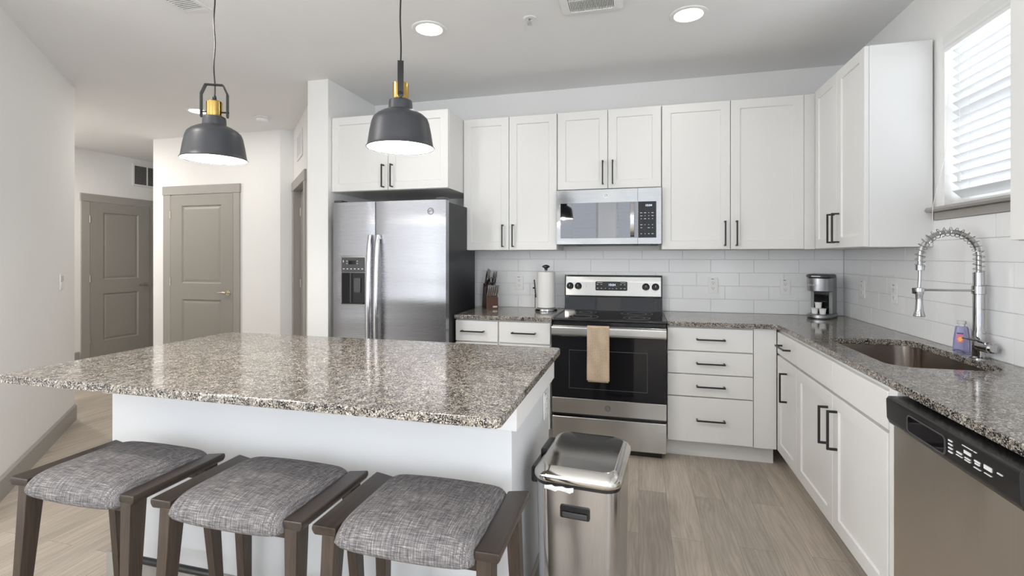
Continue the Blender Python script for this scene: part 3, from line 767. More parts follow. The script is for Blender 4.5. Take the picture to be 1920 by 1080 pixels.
for fx in (.057, .144, .838, .933):
    kx = .002+fx*(RWd-.004); k_ = MB()
    k_.cyl((kx, .5925, 1.105), (kx, .583, 1.103), .029, .028, 28); k_.cyl((kx, .583, 1.103), (kx, .563, 1.102), .0225, .0205, 28)
    k_.box(kx-.005, kx+.005, .557, .566, 1.083, 1.121, .002)
    kk = k_.build('knob', PLB, cp); MB().box(kx-.0012, kx+.0012, .5562, .5572, 1.104, 1.12).build('pointer', MARK, kk)
mb = MB()
for fx in (.057, .144, .838, .933):
    kx = .002+fx*(RWd-.004); mb.box(kx-.003, kx+.003, .5925, .5935, 1.148, 1.151); mb.box(kx-.004, kx+.004, .586, .5885, 1.062, 1.064)
mb.box(.174,.180,.589,.5915,1.118,1.121); mb.box(.174,.180,.588,.5905,1.100,1.104); mb.build('burner_marks', MARKD, cp)
# towel over the handle
def towel():
    mb = MB(); nx, ny = 14, 46; X0, X1 = .250, .394
    # path: front hang -> over the bar -> back hang
    path = []
    for k in range(20): path.append((-.0705-.002*math.sin(k*.5), .517+(.862-.517)*k/19))
    for k in range(1, 8):
        a = PI*k/8; path.append((-.0555-.0155*math.cos(a), .864+.013*math.sin(a)))
    for k in range(19): path.append((-.0385, .862-.33*k/18))
    def P(i, j, off):
        y, z = path[j]; t = i/nx
        u = X0+(X1-X0)*t; wv = .0022*math.sin(t*9+z*6)*(1 if j < 22 else .3)
        lean = (.866-z)*.02*(1 if j < 20 else 0)
        return (u-lean*(.5-t)*.6, y+wv+off[0], z+off[1])
    n = len(path)
    def nrm(j):
        a = Vector(path[max(j-1,0)]); b = Vector(path[min(j+1,n-1)]); d = (b-a).normalized(); return (-d.y*.0028, d.x*.0028)
    rings_ = []
    for j in range(n):
        o = nrm(j)
        rings_.append([P(i, j, o) for i in range(nx+1)]+[P(i, j, (0,0)) for i in range(nx, -1, -1)])
    mb.rings(rings_); 
    mb.box(X0+.005, X1-.004, -.066, -.0635, .505, .53, .001)
    return mb
tw = towel().build('dish_towel', TOWEL, None, 60); tw.location = (-.5835, 3.34, 0)
tag(tw, 'beige waffle-weave dish towel hanging over the oven handle', 'towel')

# ------------------------------------------------------------------ microwave
mw = thing('microwave', 'stainless over-the-range microwave with a mirrored black glass door', 'microwave', (-.5985, 3.62, 1.432))
MW = .755; MH = .41
MB().box(.002, MW-.002, .035, YW-3.62-.011, 0, MH-.002, .003).build('body', PLB, mw)
def bow(x): return .0 + .005*(2*x/MW-1)**2
def bowed(x0, x1, z0, z1, t=.034, n=10, bev=.003, ex=0.0):
    mb = MB(); P = [(x0+(x1-x0)*k/n, bow(x0+(x1-x0)*k/n)-ex) for k in range(n+1)]+[(x1, t), (x0, t)]
    mb.prism(P, z0, z1, bev, 2, edges='caps'); return mb
mdo = bowed(0, .590, 0, MH-.004).build('door', POL, mw, 25)
bowed(.592, MW, 0, MH-.004).build('control_side', POL, mw, 25)
bowed(.030, .588, .046, .307, .01, 10, .001, .0015).build('door_glass', MIRG, mdo, 25)
cpn = bowed(.594, .720, .046, .307, .01, 4, .001, .0015).build('control_panel', GLASSB, mw, 25)
mb = MB()
for r_ in range(9):
    for c_ in range(4):
        if r_ in (2,) and c_ in (1,): continue
        x = .616+c_*.026; z = .075+r_*.0215
        y = bow(x)-.0022
        wv = random.choice((.003, .005, .007))
        if r_ in (0, 2, 3, 5, 6, 7): mb.box(x-wv, x+wv, y-.0002, y+.001, z-.002, z+.002)
mb.build('button_marks', MARK, cpn)
text('10:04', .022, DISP, cpn, (.667, bow(.667)-.003, .278), name='clock_digits')
monogram(mdo, .365, bow(.365)-.0005, .358, .018, CHROME, STEEL)
mb = MB(); hp = [(.553, bow(.553)-.004-.034*math.sin(PI*k/12)**.6, .052+.25*k/12) for k in range(13)]
mb.rings([[(p[0]+dx, p[1]+dy, p[2]) for dx, dy in ((-.015,.004),(-.013,-.004),(.013,-.004),(.015,.004))] for p in hp]); mb.build('handle', STEELV, mdo)
mb = MB(); mb.box(.02, MW-.02, .04, .36, -.006, -.0005)
for x in (.06, .17, .58, .70): mb.box(x-.02, x+.02, .05, .09, -.0085, -.006)
mb.build('underside_vent', PLG, mw)

# ------------------------------------------------------------------ dishwasher
dwz = thing('dishwasher', 'stainless dishwasher with a black control strip under the right counter', 'dishwasher', (.832, 1.915, 0), -PI/2)
DWW = .6
MB().box(.003, DWW-.003, .04, .59, .02, .868, .002).build('body', PLB, dwz)
dd = MB().box(.002, DWW-.002, .0, .039, .10, .775, .004, 2).build('door', steel('dishwasher_steel', (.74,.69,.63), .34, 'z', .02, .02, .4, .7, .25), dwz)
mb = MB(); mb.prism([(.0,.777),(-.012,.782),(-.020,.80),(-.022,.862),(-.015,.872),(.039,.874),(.039,.777)], .002, DWW-.002, .002, 2, axis='x', edges='caps'); ctl = mb.build('control_strip', PLB, dwz)
mb = MB(); mb.prism([(.235+x, .825+z) for x, z in rrect(.095, .024, .012, 5)], -.0225, -.0195, .001, 1, axis='y', edges='caps'); mb.build('handle_recess', GLASSB, ctl)
mb = MB(); 
R0 = [(.235+x, .825+z) for x, z in rrect(.098, .027, .014, 5)]; R1 = [(.235+x, .825+z) for x, z in rrect(.094, .023, .011, 5)]
mb.rings([[(x, -.0205, z) for x, z in R0], [(x, -.0235, z) for x, z in R0], [(x, -.0235, z) for x, z in R1], [(x, -.0205, z) for x, z in R1]], False, False, True); mb.build('recess_rim', PLG, ctl)
mb = MB()
for x, z, a, b in ((.355,.848,.008,.002),(.355,.838,.008,.002),(.355,.828,.008,.002),(.355,.818,.008,.002),(.392,.83,.010,.002),(.392,.822,.012,.001),(.425,.842,.013,.004),(.425,.828,.010,.0015),(.425,.822,.010,.0015),(.462,.835,.010,.002),(.462,.829,.008,.002),(.462,.818,.012,.001),(.50,.835,.013,.005),(.50,.82,.012,.001),(.54,.838,.008,.0015),(.425,.856,.02,.001),(.455,.856,.005,.001)):
    mb.box(x-a, x+a, -.0235, -.0205, z-b, z+b)
mb.build('button_marks', MARK, ctl)
MB().box(.01, DWW-.01, .05, .07, .0, .098).build('toe_panel', PLB, dwz)

# ------------------------------------------------------------------ faucet
fa = thing('faucet', 'tall chrome spring-neck kitchen faucet behind the sink', 'faucet', (1.385, 2.475, CT1))
mb = MB(); mb.lathe([(.030,0),(.030,.004),(.0225,.010),(.0225,.115),(.020,.118),(.0195,.27),(.0235,.272),(.0235,.305),(.019,.307),(.019,.362),(.015,.364)], (0,0,0), 28); mb.build('column', CHROME, fa)
arc = [(0,0,.355+.075*k/5) for k in range(5)]
Rr = .105; zc_ = .43
for k in range(21):
    a = PI*k/20; arc.append((-Rr+Rr*math.cos(a), 0, zc_+Rr*math.sin(a)))
arc += [(-.21, 0, .43-.045*k/3) for k in range(1, 4)]
MB().tube(arc, .0095, 10).build('hose', NICKEL2, fa)
# coil spring around the neck
def resample(pts, n):
    P = [Vector(p) for p in pts]; d = [0]
    for i in range(1, len(P)): d.append(d[-1]+(P[i]-P[i-1]).length)
    out = []
    j = 0
    for k in range(n):
        t = d[-1]*k/(n-1)
        while j < len(P)-2 and d[j+1] < t: j += 1
        f_ = (t-d[j])/(d[j+1]-d[j]); out.append((P[j].lerp(P[j+1], f_), (P[j+1]-P[j]).normalized()))
    return out
N_ = 520; turns = 22; sp = []
for k, (p, t) in enumerate(resample(arc, N_)):
    e2 = Vector((0,1,0)); e1 = t.cross(e2).normalized(); a = 2*PI*turns*k/(N_-1)
    sp.append(p+e1*.0185*math.cos(a)+e2*.0185*math.sin(a))
MB().tube(sp, .0016, 5).build('spring', CHROME, fa)
mb = MB(); mb.lathe([(.012,.395),(.0165,.393),(.0165,.37),(.010,.368)], (-.21,0,0), 20)
mb.tube([(-.21,0,.37),(-.211,0,.33),(-.213,0,.29)], .0065, 10)
mb.lathe([(.013,.295),(.0165,.293),(.0165,.268),(.0135,.264),(.0125,.235),(.0155,.195),(.022,.172),(.020,.170)], (-.213,0,0), 24); mb.build('spray_head', CHROME, fa)
MB().box(-.237, -.2285, -.008, .008, .268, .293, .002).build('spray_button', PLB, fa)
mb = MB(); mb.tube([(-.02,0,.285),(-.195,0,.285)], .0045, 10); mb.cyl((-.213,0,.292),(-.213,0,.278), .0215, seg=20); mb.build('support_arm', CHROME, fa)
mb = MB(); mb.cyl((.0,-.01,.055),(.004,-.075,.055), .023, .023, 24); mb.cyl((.004,-.075,.055),(.0045,-.082,.055), .021, .015, 24)
mb.tube([(0,-.055,.07),(-.03,-.05,.082),(-.075,-.03,.09)], .005, 8, True, [.006,.005,.004]); mb.build('lever', CHROME, fa)

# ------------------------------------------------------------------ dish soap bottle
so = thing('soap_bottle', 'small clear bottle of lavender dish soap beside the faucet', 'bottle', (1.392, 2.60, CT1), -.6)
mb = MB(); mb.rings([rr3(.026,.017,.012,0,4), rr3(.030,.019,.012,.006,4), rr3(.028,.018,.012,.06,4), rr3(.022,.016,.012,.112,4), rr3(.019,.014,.012,.118,4)]); sb_ = mb.build('bottle_body', LAV, so)
mb = MB(); mb.lathe([(.012,.1185),(.012,.128),(.0165,.129),(.0165,.142),(.008,.144)], (0,0,0), 20); mb.build('cap', CLEAR, so)
mb = MB(); P = []
for k in range(16):
    a = 2*PI*k/16; r_ = .021 if k % 2 == 0 else .0145; P.append((-.003+r_*.75*math.cos(a), .066+r_*1.2*math.sin(a)))
mb.prism(P, -.0205, -.0200, axis='y'); lb = mb.build('label', simple('label_pink', (.75,.16,.35), .4), so)
mb = MB(); P = []
for k in range(12):
    a = 2*PI*k/12; r_ = .012 if k % 2 == 0 else .008; P.append((-.003+r_*.75*math.cos(a), .062+r_*1.1*math.sin(a)))
mb.prism(P, -.0212, -.0206, axis='y'); mb.build('flower_print', simple('label_yellow', (.95,.52,.05), .4), lb)
MB().box(-.014, .008, -.0212, -.0206, .085, .091).build('brand_print', simple('label_navy', (.05,.03,.2), .4), lb)

# ------------------------------------------------------------------ coffee maker
cm = thing('coffee_maker', 'grey single-serve coffee maker in the counter corner', 'coffee maker', (1.235, 3.835, CT1), -.60)
GRY = steel('coffee_maker_grey', (.36,.36,.37), .35, 'z', .05, .02)
GRYP = noisy('coffee_maker_side', (.23,.235,.24), .4, 300, .02, .03)
def dsh(hx, y0, y1, z, n=10):   # half-round front
    P = [(hx*math.cos(a), y0+.05-.05*math.sin(a), z) for a in [PI*k/n for k in range(n+1)]]
    return P+[(-hx, y1, z), (hx, y1, z)]
MB().rings([dsh(.068,-.10,.10,.004), dsh(.072,-.105,.10,.008), dsh(.072,-.105,.10,.026), dsh(.068,-.10,.10,.03)]).build('drip_base', GRY, cm)
MB().rings([dsh(.070,-.10,.10,.0), dsh(.070,-.10,.10,.004)]).build('foot', PLB, cm)
cb = MB().box(-.068, .068, .005, .10, .03, .285, .006, 2).build('water_column', GRYP, cm)
MB().box(-.046, .046, .001, .006, .032, .19, .001).build('cup_bay', GLASSB, cm)
mb = MB(); mb.rings([dsh(.060,-.088,.005,.186), dsh(.070,-.10,.005,.192), dsh(.072,-.103,.005,.275), dsh(.069,-.10,.005,.280)]); hd = mb.build('brew_head', GRY, cm)
mb = MB(); mb.rings([dsh(.070,-.10,.06,.282), dsh(.074,-.108,.06,.286), dsh(.074,-.108,.06,.300), dsh(.066,-.098,.06,.306)]); mb.build('lid', PLG, cm)
mb = MB(); mb.box(-.03,.03,-.112,-.104,.289,.297,.002); mb.build('lid_handle', CHROME, cm)
MB().box(-.062, .062, .062, .098, .287, .298, .003).build('tank_lid', PLB, cm)
text('KEURIG', .017, MARK, hd, (-.02, -.1035, .232), name='lettering')
for k, (cx_, cz_, lb_) in enumerate(((-.026, .0305, 'left of the two lower white coffee pods on the coffee maker tray'), (.022, .0305, 'right of the two lower white coffee pods on the coffee maker tray'), (-.004, .0715, 'white coffee pod stacked on top of the two others'))):
    a = -.60; lx, ly = cx_, -.045
    pod = thing('coffee_pod', lb_, 'coffee pod', (1.235+lx*math.cos(a)-ly*math.sin(a), 3.835+lx*math.sin(a)+ly*math.cos(a), CT1+cz_), a, 'white pods on the coffee maker tray')
    MB().lathe([(.0165,0),(.018,.002),(.0215,.036),(.0225,.037)], (0,0,0), 20).build('cup', WPL, pod)
    MB().lathe([(.0235,.0372),(.0235,.0395),(.021,.0402)], (0,0,0), 20).build('foil_lid', WPL, pod)

# ------------------------------------------------------------------ knife block and knives
KB = (-1.195, 3.86); KA = .55
kb = thing('knife_block', 'reddish-brown wooden knife block beside the refrigerator', 'knife block', (KB[0], KB[1], CT1), KA)
mb = MB(); mb.prism([(-.075,0),(-.075,.095),(-.020,.108),(-.020,0)], -.050, .050, .003, 2, axis='x', edges='caps'); mb.build('front_step', BLOCKW, kb)
mb = MB(); mb.prism([(-.0195,0),(-.0195,.108),(-.008,.180),(.040,.205),(.092,.030),(.082,0)], -.048, .048, .003, 2, axis='x', edges='caps'); mb.build('rear_block', BLOCKD, kb)
MB().box(.004, .042, -.0765, -.0752, .012, .026).build('maker_plate', NICKEL, kb)
def kpos(lx, ly, lz):
    return (KB[0]+lx*math.cos(KA)-ly*math.sin(KA), KB[1]+lx*math.sin(KA)+ly*math.cos(KA), CT1+lz)
SH = simple('knife_handle_steel', (.68,.68,.68), .22, 1.0)
def knife(lx, ly, lz, L_, tilt, label, group, side=0.0, wd=.013):
    r = thing('kitchen_knife', label, 'knife', kpos(lx, ly, lz), KA, group)
    d = Vector((side, -math.sin(tilt), math.cos(tilt)))
    n = 8; rings_ = []
    for k in range(n+1):
        t = k/n; p = d*(L_*t); wv = wd*(.75+.35*abs(2*t-1)**2); c_ = -.10*L_*math.sin(PI*t)
        # width runs along local y (front-back), thickness along x
        q = p+Vector((0, c_*.6, c_*.3))
        rings_.append([tuple(q+Vector((a_*.0058, b_*wv*math.cos(tilt), b_*wv*math.sin(tilt)))) for a_, b_ in ((-1,-.8),(1,-.8),(1,.8),(-1,.8))])
    h_ = MB().rings(rings_).build('handle', SH, r, 30)
    q0 = d*(L_*.15); q1 = d*(L_*.85)
    MB().rings([[tuple(q+Vector((a_*.0062, b_*wd*.42*math.cos(tilt)-.10*L_*s_*.5, b_*wd*.42*math.sin(tilt)))) for a_, b_ in ((-1,-1),(1,-1),(1,1),(-1,1))] for q, s_ in ((q0,.4),((q0+q1)/2,.9),(q1,.4))]).build('grip_scale', PLB, h_, 30)
    return r
for k in range(6):
    knife(-.0415+k*.0165, -.055+.002, .1015, .098, .30, 'steel steak knife, number %s from the left in the lower row of the block' % ('one', 'two', 'three', 'four', 'five', 'six')[k], 'steak knives in the lower row of the block', .10, .008)
big = [(-.036,-.000,.187,.150,'tallest of the upper knives, leftmost in the block'), (-.019,.014,.190,.135,'second upper knife from the left in the block'), (.038,.008,.190,.125,'upper knife at the right end of the block'),
       (-.034,.032,.198,.115,'rear upper knife behind the tall left ones'), (.026,.030,.2015,.110,'rear upper knife behind the scissors')]
for (lx, ly, lz, L_, lb_) in big: knife(lx, ly, lz, L_, .38, lb_, 'large knives in the upper part of the block', .06, .012)
sc_ = thing('scissors', 'kitchen scissors with black looped handles in the top of the knife block', 'scissors', kpos(.012, -.016, .180), KA)
for s_ in (-1, 1):
    mb = MB(); mb.tube([(s_*.002, -.004, 0), (s_*.004, -.010, .03)], .004, 8)
    mb.tube([(s_*(.014-.011*math.cos(a)), -.022-.006*math.sin(a)-.01*(1-math.cos(a))*0, .052+.024*math.sin(a)) for a in [2*PI*k/16-.0001 for k in range(17)]], .0034, 8); mb.build('loop_handle', PLB, sc_)

# ------------------------------------------------------------------ paper towels
PT = (-.712, 3.80)
ph = thing('paper_towel_holder', 'steel paper towel stand with a black finial left of the range', 'paper towel holder', (PT[0], PT[1], CT1))
MB().lathe([(.088,0),(.090,.004),(.088,.016),(.078,.024),(.02,.027)], (0,0,0), 40).build('base', POL, ph)
MB().lathe([(.006,.027),(.006,.325)], (0,0,0), 14).build('rod', POL, ph)
MB().lathe([(.012,.318),(.011,.332),(.022,.340),(.031,.346),(.030,.352),(.018,.360),(.004,.364)], (0,0,0), 24).build('finial', PLB, ph)
mb = MB(); mb.tube([(-.082,-.03,.024),(-.082,-.03,.13)], .0028, 8); mb.tube([(-.088,-.03,.245),(-.076,-.03,.105)], .0055, 8); mb.tube([(-.100,-.03,.18),(-.082,-.03,.18)], .006, 8); mb.build('tension_arm', PLB, ph)
pr_ = MB().rings([[(r_*math.cos(2*PI*k/40), r_*math.sin(2*PI*k/40), z) for k in range(40)] for r_, z in ((.010,.0),(.071,.0),(.0725,.004),(.0725,.276),(.071,.28),(.022,.28),(.020,.278),(.010,.278))], False, False, True).build('paper_towel_roll', PAPER)
pr_.location = (PT[0], PT[1], CT1+.0275)
tag(pr_, 'full white paper towel roll standing on the steel holder', 'paper towel')

# ------------------------------------------------------------------ pendants
def pendant(x, y, rz, label):
    ZR = 1.770
    r = thing('pendant_lamp', label, 'lamp', (x, y, H), rz, 'pendant lamps over the island')
    z = lambda a: ZR+a-H
    prof = [(.131,0),(.133,.003),(.129,.006),(.126,.02),(.120,.06),(.112,.100),(.106,.116),(.092,.130),(.070,.143),(.052,.150),(.047,.152),(.046,.176),(.044,.188),(.036,.192),(.0,.192)]
    mb = MB(); mb.lathe([(a, z(b)) for a, b in prof[:-1]], (0,0,0), 56, False, True); sh = mb.build('lamp_shade', SHADE_OUT, r, 50)
    mb = MB(); mb.lathe([(a-.003, z(b)+.0005) for a, b in prof[1:-5]], (0,0,0), 56, False, True); mb.build('shade_lining', SHADE_IN, sh, 50)
    MB().lathe([(.034,z(.190)),(.034,z(.194)),(.0315,z(.196)),(.0315,z(.255)),(.029,z(.258)),(.012,z(.259))], (0,0,0), 36).build('brass_socket', BRASS, r)
    MB().lathe([(.012,z(.258)),(.012,z(.265)),(.007,z(.269)),(.009,z(.273)),(.006,z(.285))], (0,0,0), 14).build('cord_grip', PLB, r)
    pts = [(-.055,.198),(-.055,.292),(-.036,.335),(.036,.335),(.055,.292),(.055,.198)]
    inn = [(-.051,.198),(-.051,.2905),(-.034,.331),(.034,.331),(.051,.2905),(.051,.198)]
    mb = MB(); ring = []
    for (a, b), (c, d) in zip(pts, inn): ring.append([(a,-.0115,z(b)),(c,-.0115,z(d)),(c,.0115,z(d)),(a,.0115,z(b))])
    mb.rings(ring)
    for s_ in (-1, 1):
        mb.cyl((s_*.059,0,z(.212)), (s_*.03,0,z(.212)), .0035, seg=10); mb.cyl((s_*.055,0,z(.198)),(s_*.051,0,z(.198)),.0115,seg=16)
    mb.build('bracket', BLACK, r)
    n = 24; top_ = 0.0
    z0_ = z(.27)
    MB().tube([(.0022*math.sin(k*.9)*min(1,(n-k)/6), .0015*math.cos(k*.7), z0_+(top_-.02-z0_)*k/n) for k in range(n+1)], .0032, 8).build('cord', PLB, r)
    MB().lathe([(.06,-.001),(.06,-.018),(.055,-.024),(.01,-.026)], (0,0,0), 32).build('ceiling_canopy', BLACK, r)
    bu = MB(); bu.lathe([(.013,z(.15)),(.014,z(.125)),(.024,z(.105)),(.030,z(.08)),(.026,z(.056)),(.012,z(.045))], (0,0,0), 20); bu.build('bulb', BULB, r)
    l = bpy.data.lights.new('pendant_light', 'POINT'); l.energy = 9; l.color = (1,.93,.84); l.shadow_soft_size = .03
    o = bpy.data.objects.new('pendant_light', l); COL.objects.link(o); o.location = (x, y, ZR+.03)
pendant(-1.818, 1.75, .45, 'charcoal pendant lamp with brass neck, its bracket seen broadside, left over the island')
pendant(-.912, 1.75, 2.05, 'charcoal pendant lamp with brass neck, its bracket seen edge-on, nearer the range')

# ------------------------------------------------------------------ ceiling fixtures
for x, y, p, lb_ in ((-1.234,2.736,2,'round recessed ceiling light just right of the edge-on pendant'), (.276,2.948,2,'round recessed ceiling light above the range side, rightmost'), (-4.058,3.725,4,'round recessed ceiling light partly behind the left pendant')):
    r = thing('ceiling_light', lb_, 'ceiling light', (x, y, H), 0, 'recessed ceiling lights')
    MB().rings([[(a*math.cos(2*PI*k/40), a*math.sin(2*PI*k/40), z) for k in range(40)] for a, z in ((.106,-.0005),(.104,-.005),(.095,-.008),(.080,-.006),(.078,-.0005))], False, False, True).build('trim_ring', WPL, r)
    MB().lathe([(.0775,-.0055),(.0775,-.002)], (0,0,0), 36).build('diffuser', LIT, r)
    downlight_lamp(x, y, H-.012, p)
for x, y in ((-1.9, -1.2), (.2, -1.2), (-2.4, .9), (-6.0, 3.45)):  # lamps out of view, added to lift the living area, left wall and hall
    r = thing('ceiling_light', 'round recessed ceiling light added out of view to brighten the room', 'ceiling light', (x, y, H), 0, 'added out-of-view ceiling lights')
    MB().rings([[(a*math.cos(2*PI*k/40), a*math.sin(2*PI*k/40), z) for k in range(40)] for a, z in ((.106,-.0005),(.104,-.005),(.095,-.008),(.080,-.006),(.078,-.0005))], False, False, True).build('trim_ring', WPL, r)
    MB().lathe([(.0775,-.0055),(.0775,-.002)], (0,0,0), 36).build('diffuser', LIT, r)
    downlight_lamp(x, y, H-.012, 20 if x < -5 else (15 if y > 0 else 6))
sm = thing('smoke_detector', 'round white smoke detector on the ceiling before the closet door', 'smoke detector', (-3.627, 4.057, H))
MB().lathe([(.070,-.0005),(.070,-.012),(.060,-.016)], (0,0,0), 32).build('base_ring', WPL, sm)
MB().lathe([(.055,-.0165),(.055,-.030),(.048,-.040),(.02,-.043)], (0,0,0), 32).build('sensor_cap', WPL, sm)
sr = thing('fire_sprinkler', 'small white fire sprinkler head in the ceiling over the kitchen aisle', 'sprinkler', (-.614, 2.761, H))
MB().lathe([(.038,-.0005),(.036,-.004),(.022,-.006),(.018,-.001)], (0,0,0), 28).build('escutcheon', WPL, sr)
mb = MB(); mb.cyl((0,0,-.006),(0,0,-.022),.006,seg=12)
for s_ in (-1, 1): mb.tube([(s_*.005,0,-.02),(s_*.011,0,-.028),(s_*.004,0,-.038)], .0018, 6)
mb.cyl((0,0,-.038),(0,0,-.040),.013,seg=16); mb.cyl((0,0,-.024),(0,0,-.037),.002,seg=8); mb.build('head', CHROME, sr)
# exhaust grille and supply register on the ceiling
ex = thing('exhaust_fan_grille', 'white square exhaust fan grille with thin dark slots in the ceiling', 'vent', (-.25, 2.605, H))
mb = MB(); mb.rings([[(x, y, z) for x, y in rrect(a, a, .02, 4)] for a, z in ((.165,-.0005),(.165,-.008),(.155,-.016),(.120,-.020),(.116,-.006))], False, False, False); mb.build('grille_frame', WPL, ex, 30)
MB().box(-.118, .118, -.118, .118, -.006, -.0005).build('dark_opening', SLOT, ex)
mb = MB()
for k in range(27): x = -.112+k*.2245/26; mb.box(x-.0022, x+.0022, -.117, .117, -.018, -.0065)
mb.box(-.117, .117, -.004, .004, -.0185, -.0065); mb.build('fins', WPL, ex, 0)
rgv = thing('ceiling_register', 'white air supply register in the ceiling left of the left pendant cord', 'vent', (-2.40, 2.05, H))
mb = MB()
for q in ((-.09,-.065,-.16,.16),(.065,.09,-.16,.16),(-.065,.065,.13,.16),(-.065,.065,-.16,-.13)): mb.box(q[0], q[1], q[2], q[3], -.008, -.0005, .002)
mb.build('register_frame', WPL, rgv); MB().box(-.065,.065,-.13,.13,-.003,-.0005).build('dark_opening', SLOT, rgv)
mb = MB()
for k in range(16): y = -.122+k*.244/15; mb.box(-.065, .065, y-.0055, y+.0015, -.0075, -.0035)
mb.build('louvres', WPL, rgv, 0)
# wall vents
v1 = thing('return_vent', 'white-framed wall vent with two dark louvred panels above the far hall door', 'vent', (-6.929, 5.29, 2.345), PI/2)
mb = MB(); W1, H1 = .62, .32
for q in ((0,.028,0,H1),(W1-.028,W1,0,H1),(.028,W1-.028,0,.03),(.028,W1-.028,H1-.03,H1),(.205,.220,.03,H1-.03),(.400,.415,.03,H1-.03)): mb.box(q[0], q[1], -.016, -.0005, q[2], q[3], .002)
mb.build('vent_frame', WPL, v1); MB().box(.028, W1-.028, -.004, -.0006, .03, H1-.03).build('dark_opening', SLOT, v1)
mb = MB()
for k in range(16): z = .042+k*.0155; mb.prism([(-.012,z),(-.005,z+.008),(-.0045,z+.0065),(-.0115,z-.0015)], .04, W1-.04, axis='x')
mb.build('louvres', MARKD, v1, 0)
v2 = thing('wall_vent', 'white slotted air vent high on the narrow wall above the side doorway', 'vent', (-3.70+.36*s2, 4.60-.36*s2, 2.33), -PI/4)
mb = MB(); 
for q in ((0,.03,0,.27),(.37,.40,0,.27),(.03,.37,0,.03),(.03,.37,.24,.27)): mb.box(q[0], q[1], -.012, -.0005, q[2], q[3], .002)
mb.build('vent_frame', WPL, v2); MB().box(.03,.37,-.003,-.0005,.03,.24).build('dark_opening', MARKD, v2)
mb = MB()
for k in range(15): x = .04+k*.0225; mb.box(x, x+.012, -.008, -.003, .03, .24)
mb.build('louvres', WPL, v2, 0)

# ------------------------------------------------------------------ stools
def make_stool(x, y, label):
    r = thing('bar_stool', label, 'stool', (x, y, 0), 0, 'backless bar stools along the island')
    # cushion
    mb = MB(); nx, ny = 26, 22; a_, b_ = .194, .178
    def tp(i, n): 
        t = -1+2*i/n; return math.copysign(1-(1-abs(t))**1.6, t)
    T = []; B = []
    for j in range(ny+1):
        v = tp(j, ny); rt = []; rb = []
        for i in range(nx+1):
            u = tp(i, nx)
            f_ = max(0, 1-abs(u)**14)**.42*max(0, 1-abs(v)**5.5)**.45
            crown = .012*(1-u*u)*(1-.5*v*v)
            rt.append(mb._v((u*a_*(1-.035*abs(v)**8), v*b_*(1-.07*abs(u)**9), .606+(.052+crown)*f_)))
            dip = .012*(1-u*u)
            rb.append(rt[-1] if (i in (0, nx) or j in (0, ny)) else mb._v((u*a_*(1-.035*abs(v)**8), v*b_*(1-.07*abs(u)**9), .606-(.022+dip)*f_)))
        T.append(rt); B.append(rb)
    for j in range(ny):
        for i in range(nx):
            mb.bm.faces.new([T[j][i], T[j][i+1], T[j+1][i+1], T[j+1][i]])
            q = [B[j][i], B[j+1][i], B[j+1][i+1], B[j][i+1]]
            if len(set(q)) == 4: mb.bm.faces.new(q)
    seat = mb.build('seat_cushion', FAB, r, 180)
    mb = MB()
    for s_ in (-1, 1): mb.tube([(s_*.1905, yy, .632-.02*abs(yy/.15)**4) for yy in [-.150+k*.3/12 for k in range(13)]], .003, 6)
    mb.build('piping', FAB, seat)
    for s_ in (-1, 1):
        mb = MB(); x0, x1 = sorted((s_*.192, s_*.258))
        zz = lambda q: .636+.010*(abs(q)-.192)/.066
        P = [[(s_*.190, yy, .612), (s_*.250, yy*1.0, .614), (s_*.258, yy, .628), (s_*.256, yy, .642), (s_*.190, yy, .636)] for yy in (-.156, .156)]
        for p_ in (0, 1):   # ends cut slightly longer on the outside
            sg = -1 if p_ == 0 else 1
            P[p_] = [(q[0], q[1]+sg*(abs(q[0])-.19)*.12, q[2]) for q in P[p_]]
        mb.rings(P)
        bmesh.ops.bevel(mb.bm, geom=list(mb.bm.edges), offset=.005, segments=2, affect='EDGES', profile=.5)
        mb.build('side_rail', WOODR, r)
    for sx in (-1, 1):
        for sy in (-1, 1):
            mb = MB(); mb.bar((sx*.232, sy*.168, 0), (sx*.213, sy*.128, .613), (.026,.026), (.040,.052), 0, .003)
            mb.build('leg', WOODL, r)
    for sy in (-1, 1):
        q = sorted((sy*.107, sy*.125)); MB().box(-.19, .19, q[0], q[1], .565, .590, .003).build('seat_rail', WOODR, r)
    for sy in (-1, 1):
        q = .128+(.613-.205)/.613*.04
        MB().cyl((-.212, sy*q, .205), (.212, sy*q, .205), .0125, seg=16).build('footrest_tube', BLACK, r)
    return r
make_stool(-1.685, 1.258, 'grey tweed bar stool with dark wood rails, leftmost, farthest from the trash can')
make_stool(-1.115, 1.262, 'grey tweed bar stool with dark wood rails, middle one between two like it')
make_stool(-.5725, 1.262, 'grey tweed bar stool with dark wood rails, rightmost, next to the trash can')

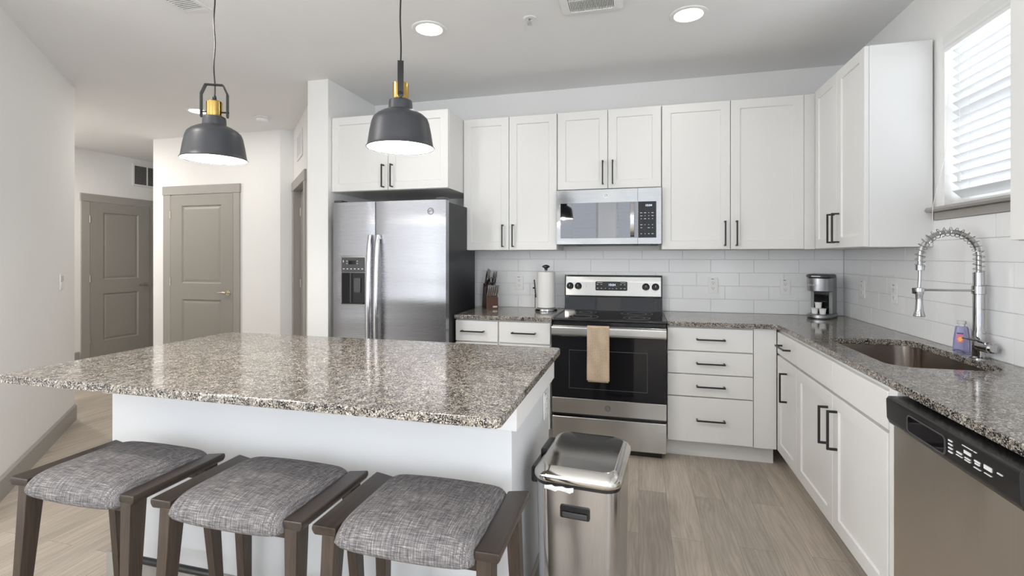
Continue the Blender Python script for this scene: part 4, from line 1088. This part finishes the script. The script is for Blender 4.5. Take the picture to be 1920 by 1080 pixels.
# ------------------------------------------------------------------ trash can
TC = thing('trash_can', 'rectangular stainless steel trash can with a closed lid beside the island', 'trash can', (-.1835, 1.735, 0), math.radians(-4.4))
def lay(rows, n=6): return [[(x, y, z) for x, y in rrect(hx, hy, r_, n, cx_, cy_)] for z, hx, hy, r_, cx_, cy_ in rows]
mb = MB(); mb.rings(lay([(.02,.128,.17,.045,0,0),(.60,.137,.182,.048,0,0)])); mb.build('body', STEELV, TC, 30)
mb = MB(); mb.rings(lay([(0,.126,.168,.045,0,0),(.02,.130,.172,.046,0,0)])); mb.build('foot_ring', PLB, TC)
mb = MB(); mb.rings(lay([(.600,.139,.184,.05,0,0),(.612,.139,.184,.05,0,0)])); mb.build('black_rim', PLB, TC)
mb = MB(); mb.rings(lay([(.612,.141,.187,.052,0,0),(.620,.146,.192,.054,0,0),(.632,.144,.190,.053,0,0),(.646,.134,.180,.048,0,0),(.655,.121,.166,.04,0,0),(.6565,.116,.160,.036,0,0),(.6550,.112,.156,.034,0,0),(.6565,.06,.09,.03,0,0)])); mb.build('lid', simple('lid_mirror_steel', (.66,.64,.61), .09, 1.0), TC, 50)
mb = MB(); mb.prism([(.0+x, .524+z) for x, z in rrect(.048, .020, .006, 4)], -.186, -.178, .001, 1, axis='y', edges='caps'); hdl = mb.build('front_handle', PLB, TC)
MB().box(-.040, .040, -.192, -.1865, .509, .526, .003).build('grip', PLG, hdl)
mb = MB(); mb.box(-.172, -.141, -.10, .12, .56, .615, .008, 2); mb.box(-.165, -.136, .0, .13, .612, .640, .006, 2); mb.cyl((-.158,-.10,.60),(-.158,-.06,.60),.012,seg=14); mb.build('hinge_housing', PLB, TC)
bagm = MB(); 
P0 = [(-.10+.012*k, -.1855-.0012*(k % 2)) for k in range(9)]
bagm.rings([[(x, y, .600+.004*((k*7) % 3)/2) for k, (x, y) in enumerate(P0)]+[(x, y-.001, .600) for x, y in P0[::-1]], [(x, y, .590-.006*((k*5) % 4)/3) for k, (x, y) in enumerate(P0)]+[(x, y-.001, .589) for x, y in P0[::-1]]])
tb_ = bagm.build('trash_bag', WPL); tb_.location = (-.1835, 1.735, 0); tb_.rotation_euler = (0,0,math.radians(-4.4))
tag(tb_, 'white bag edge peeking out under the trash can lid', 'trash bag')
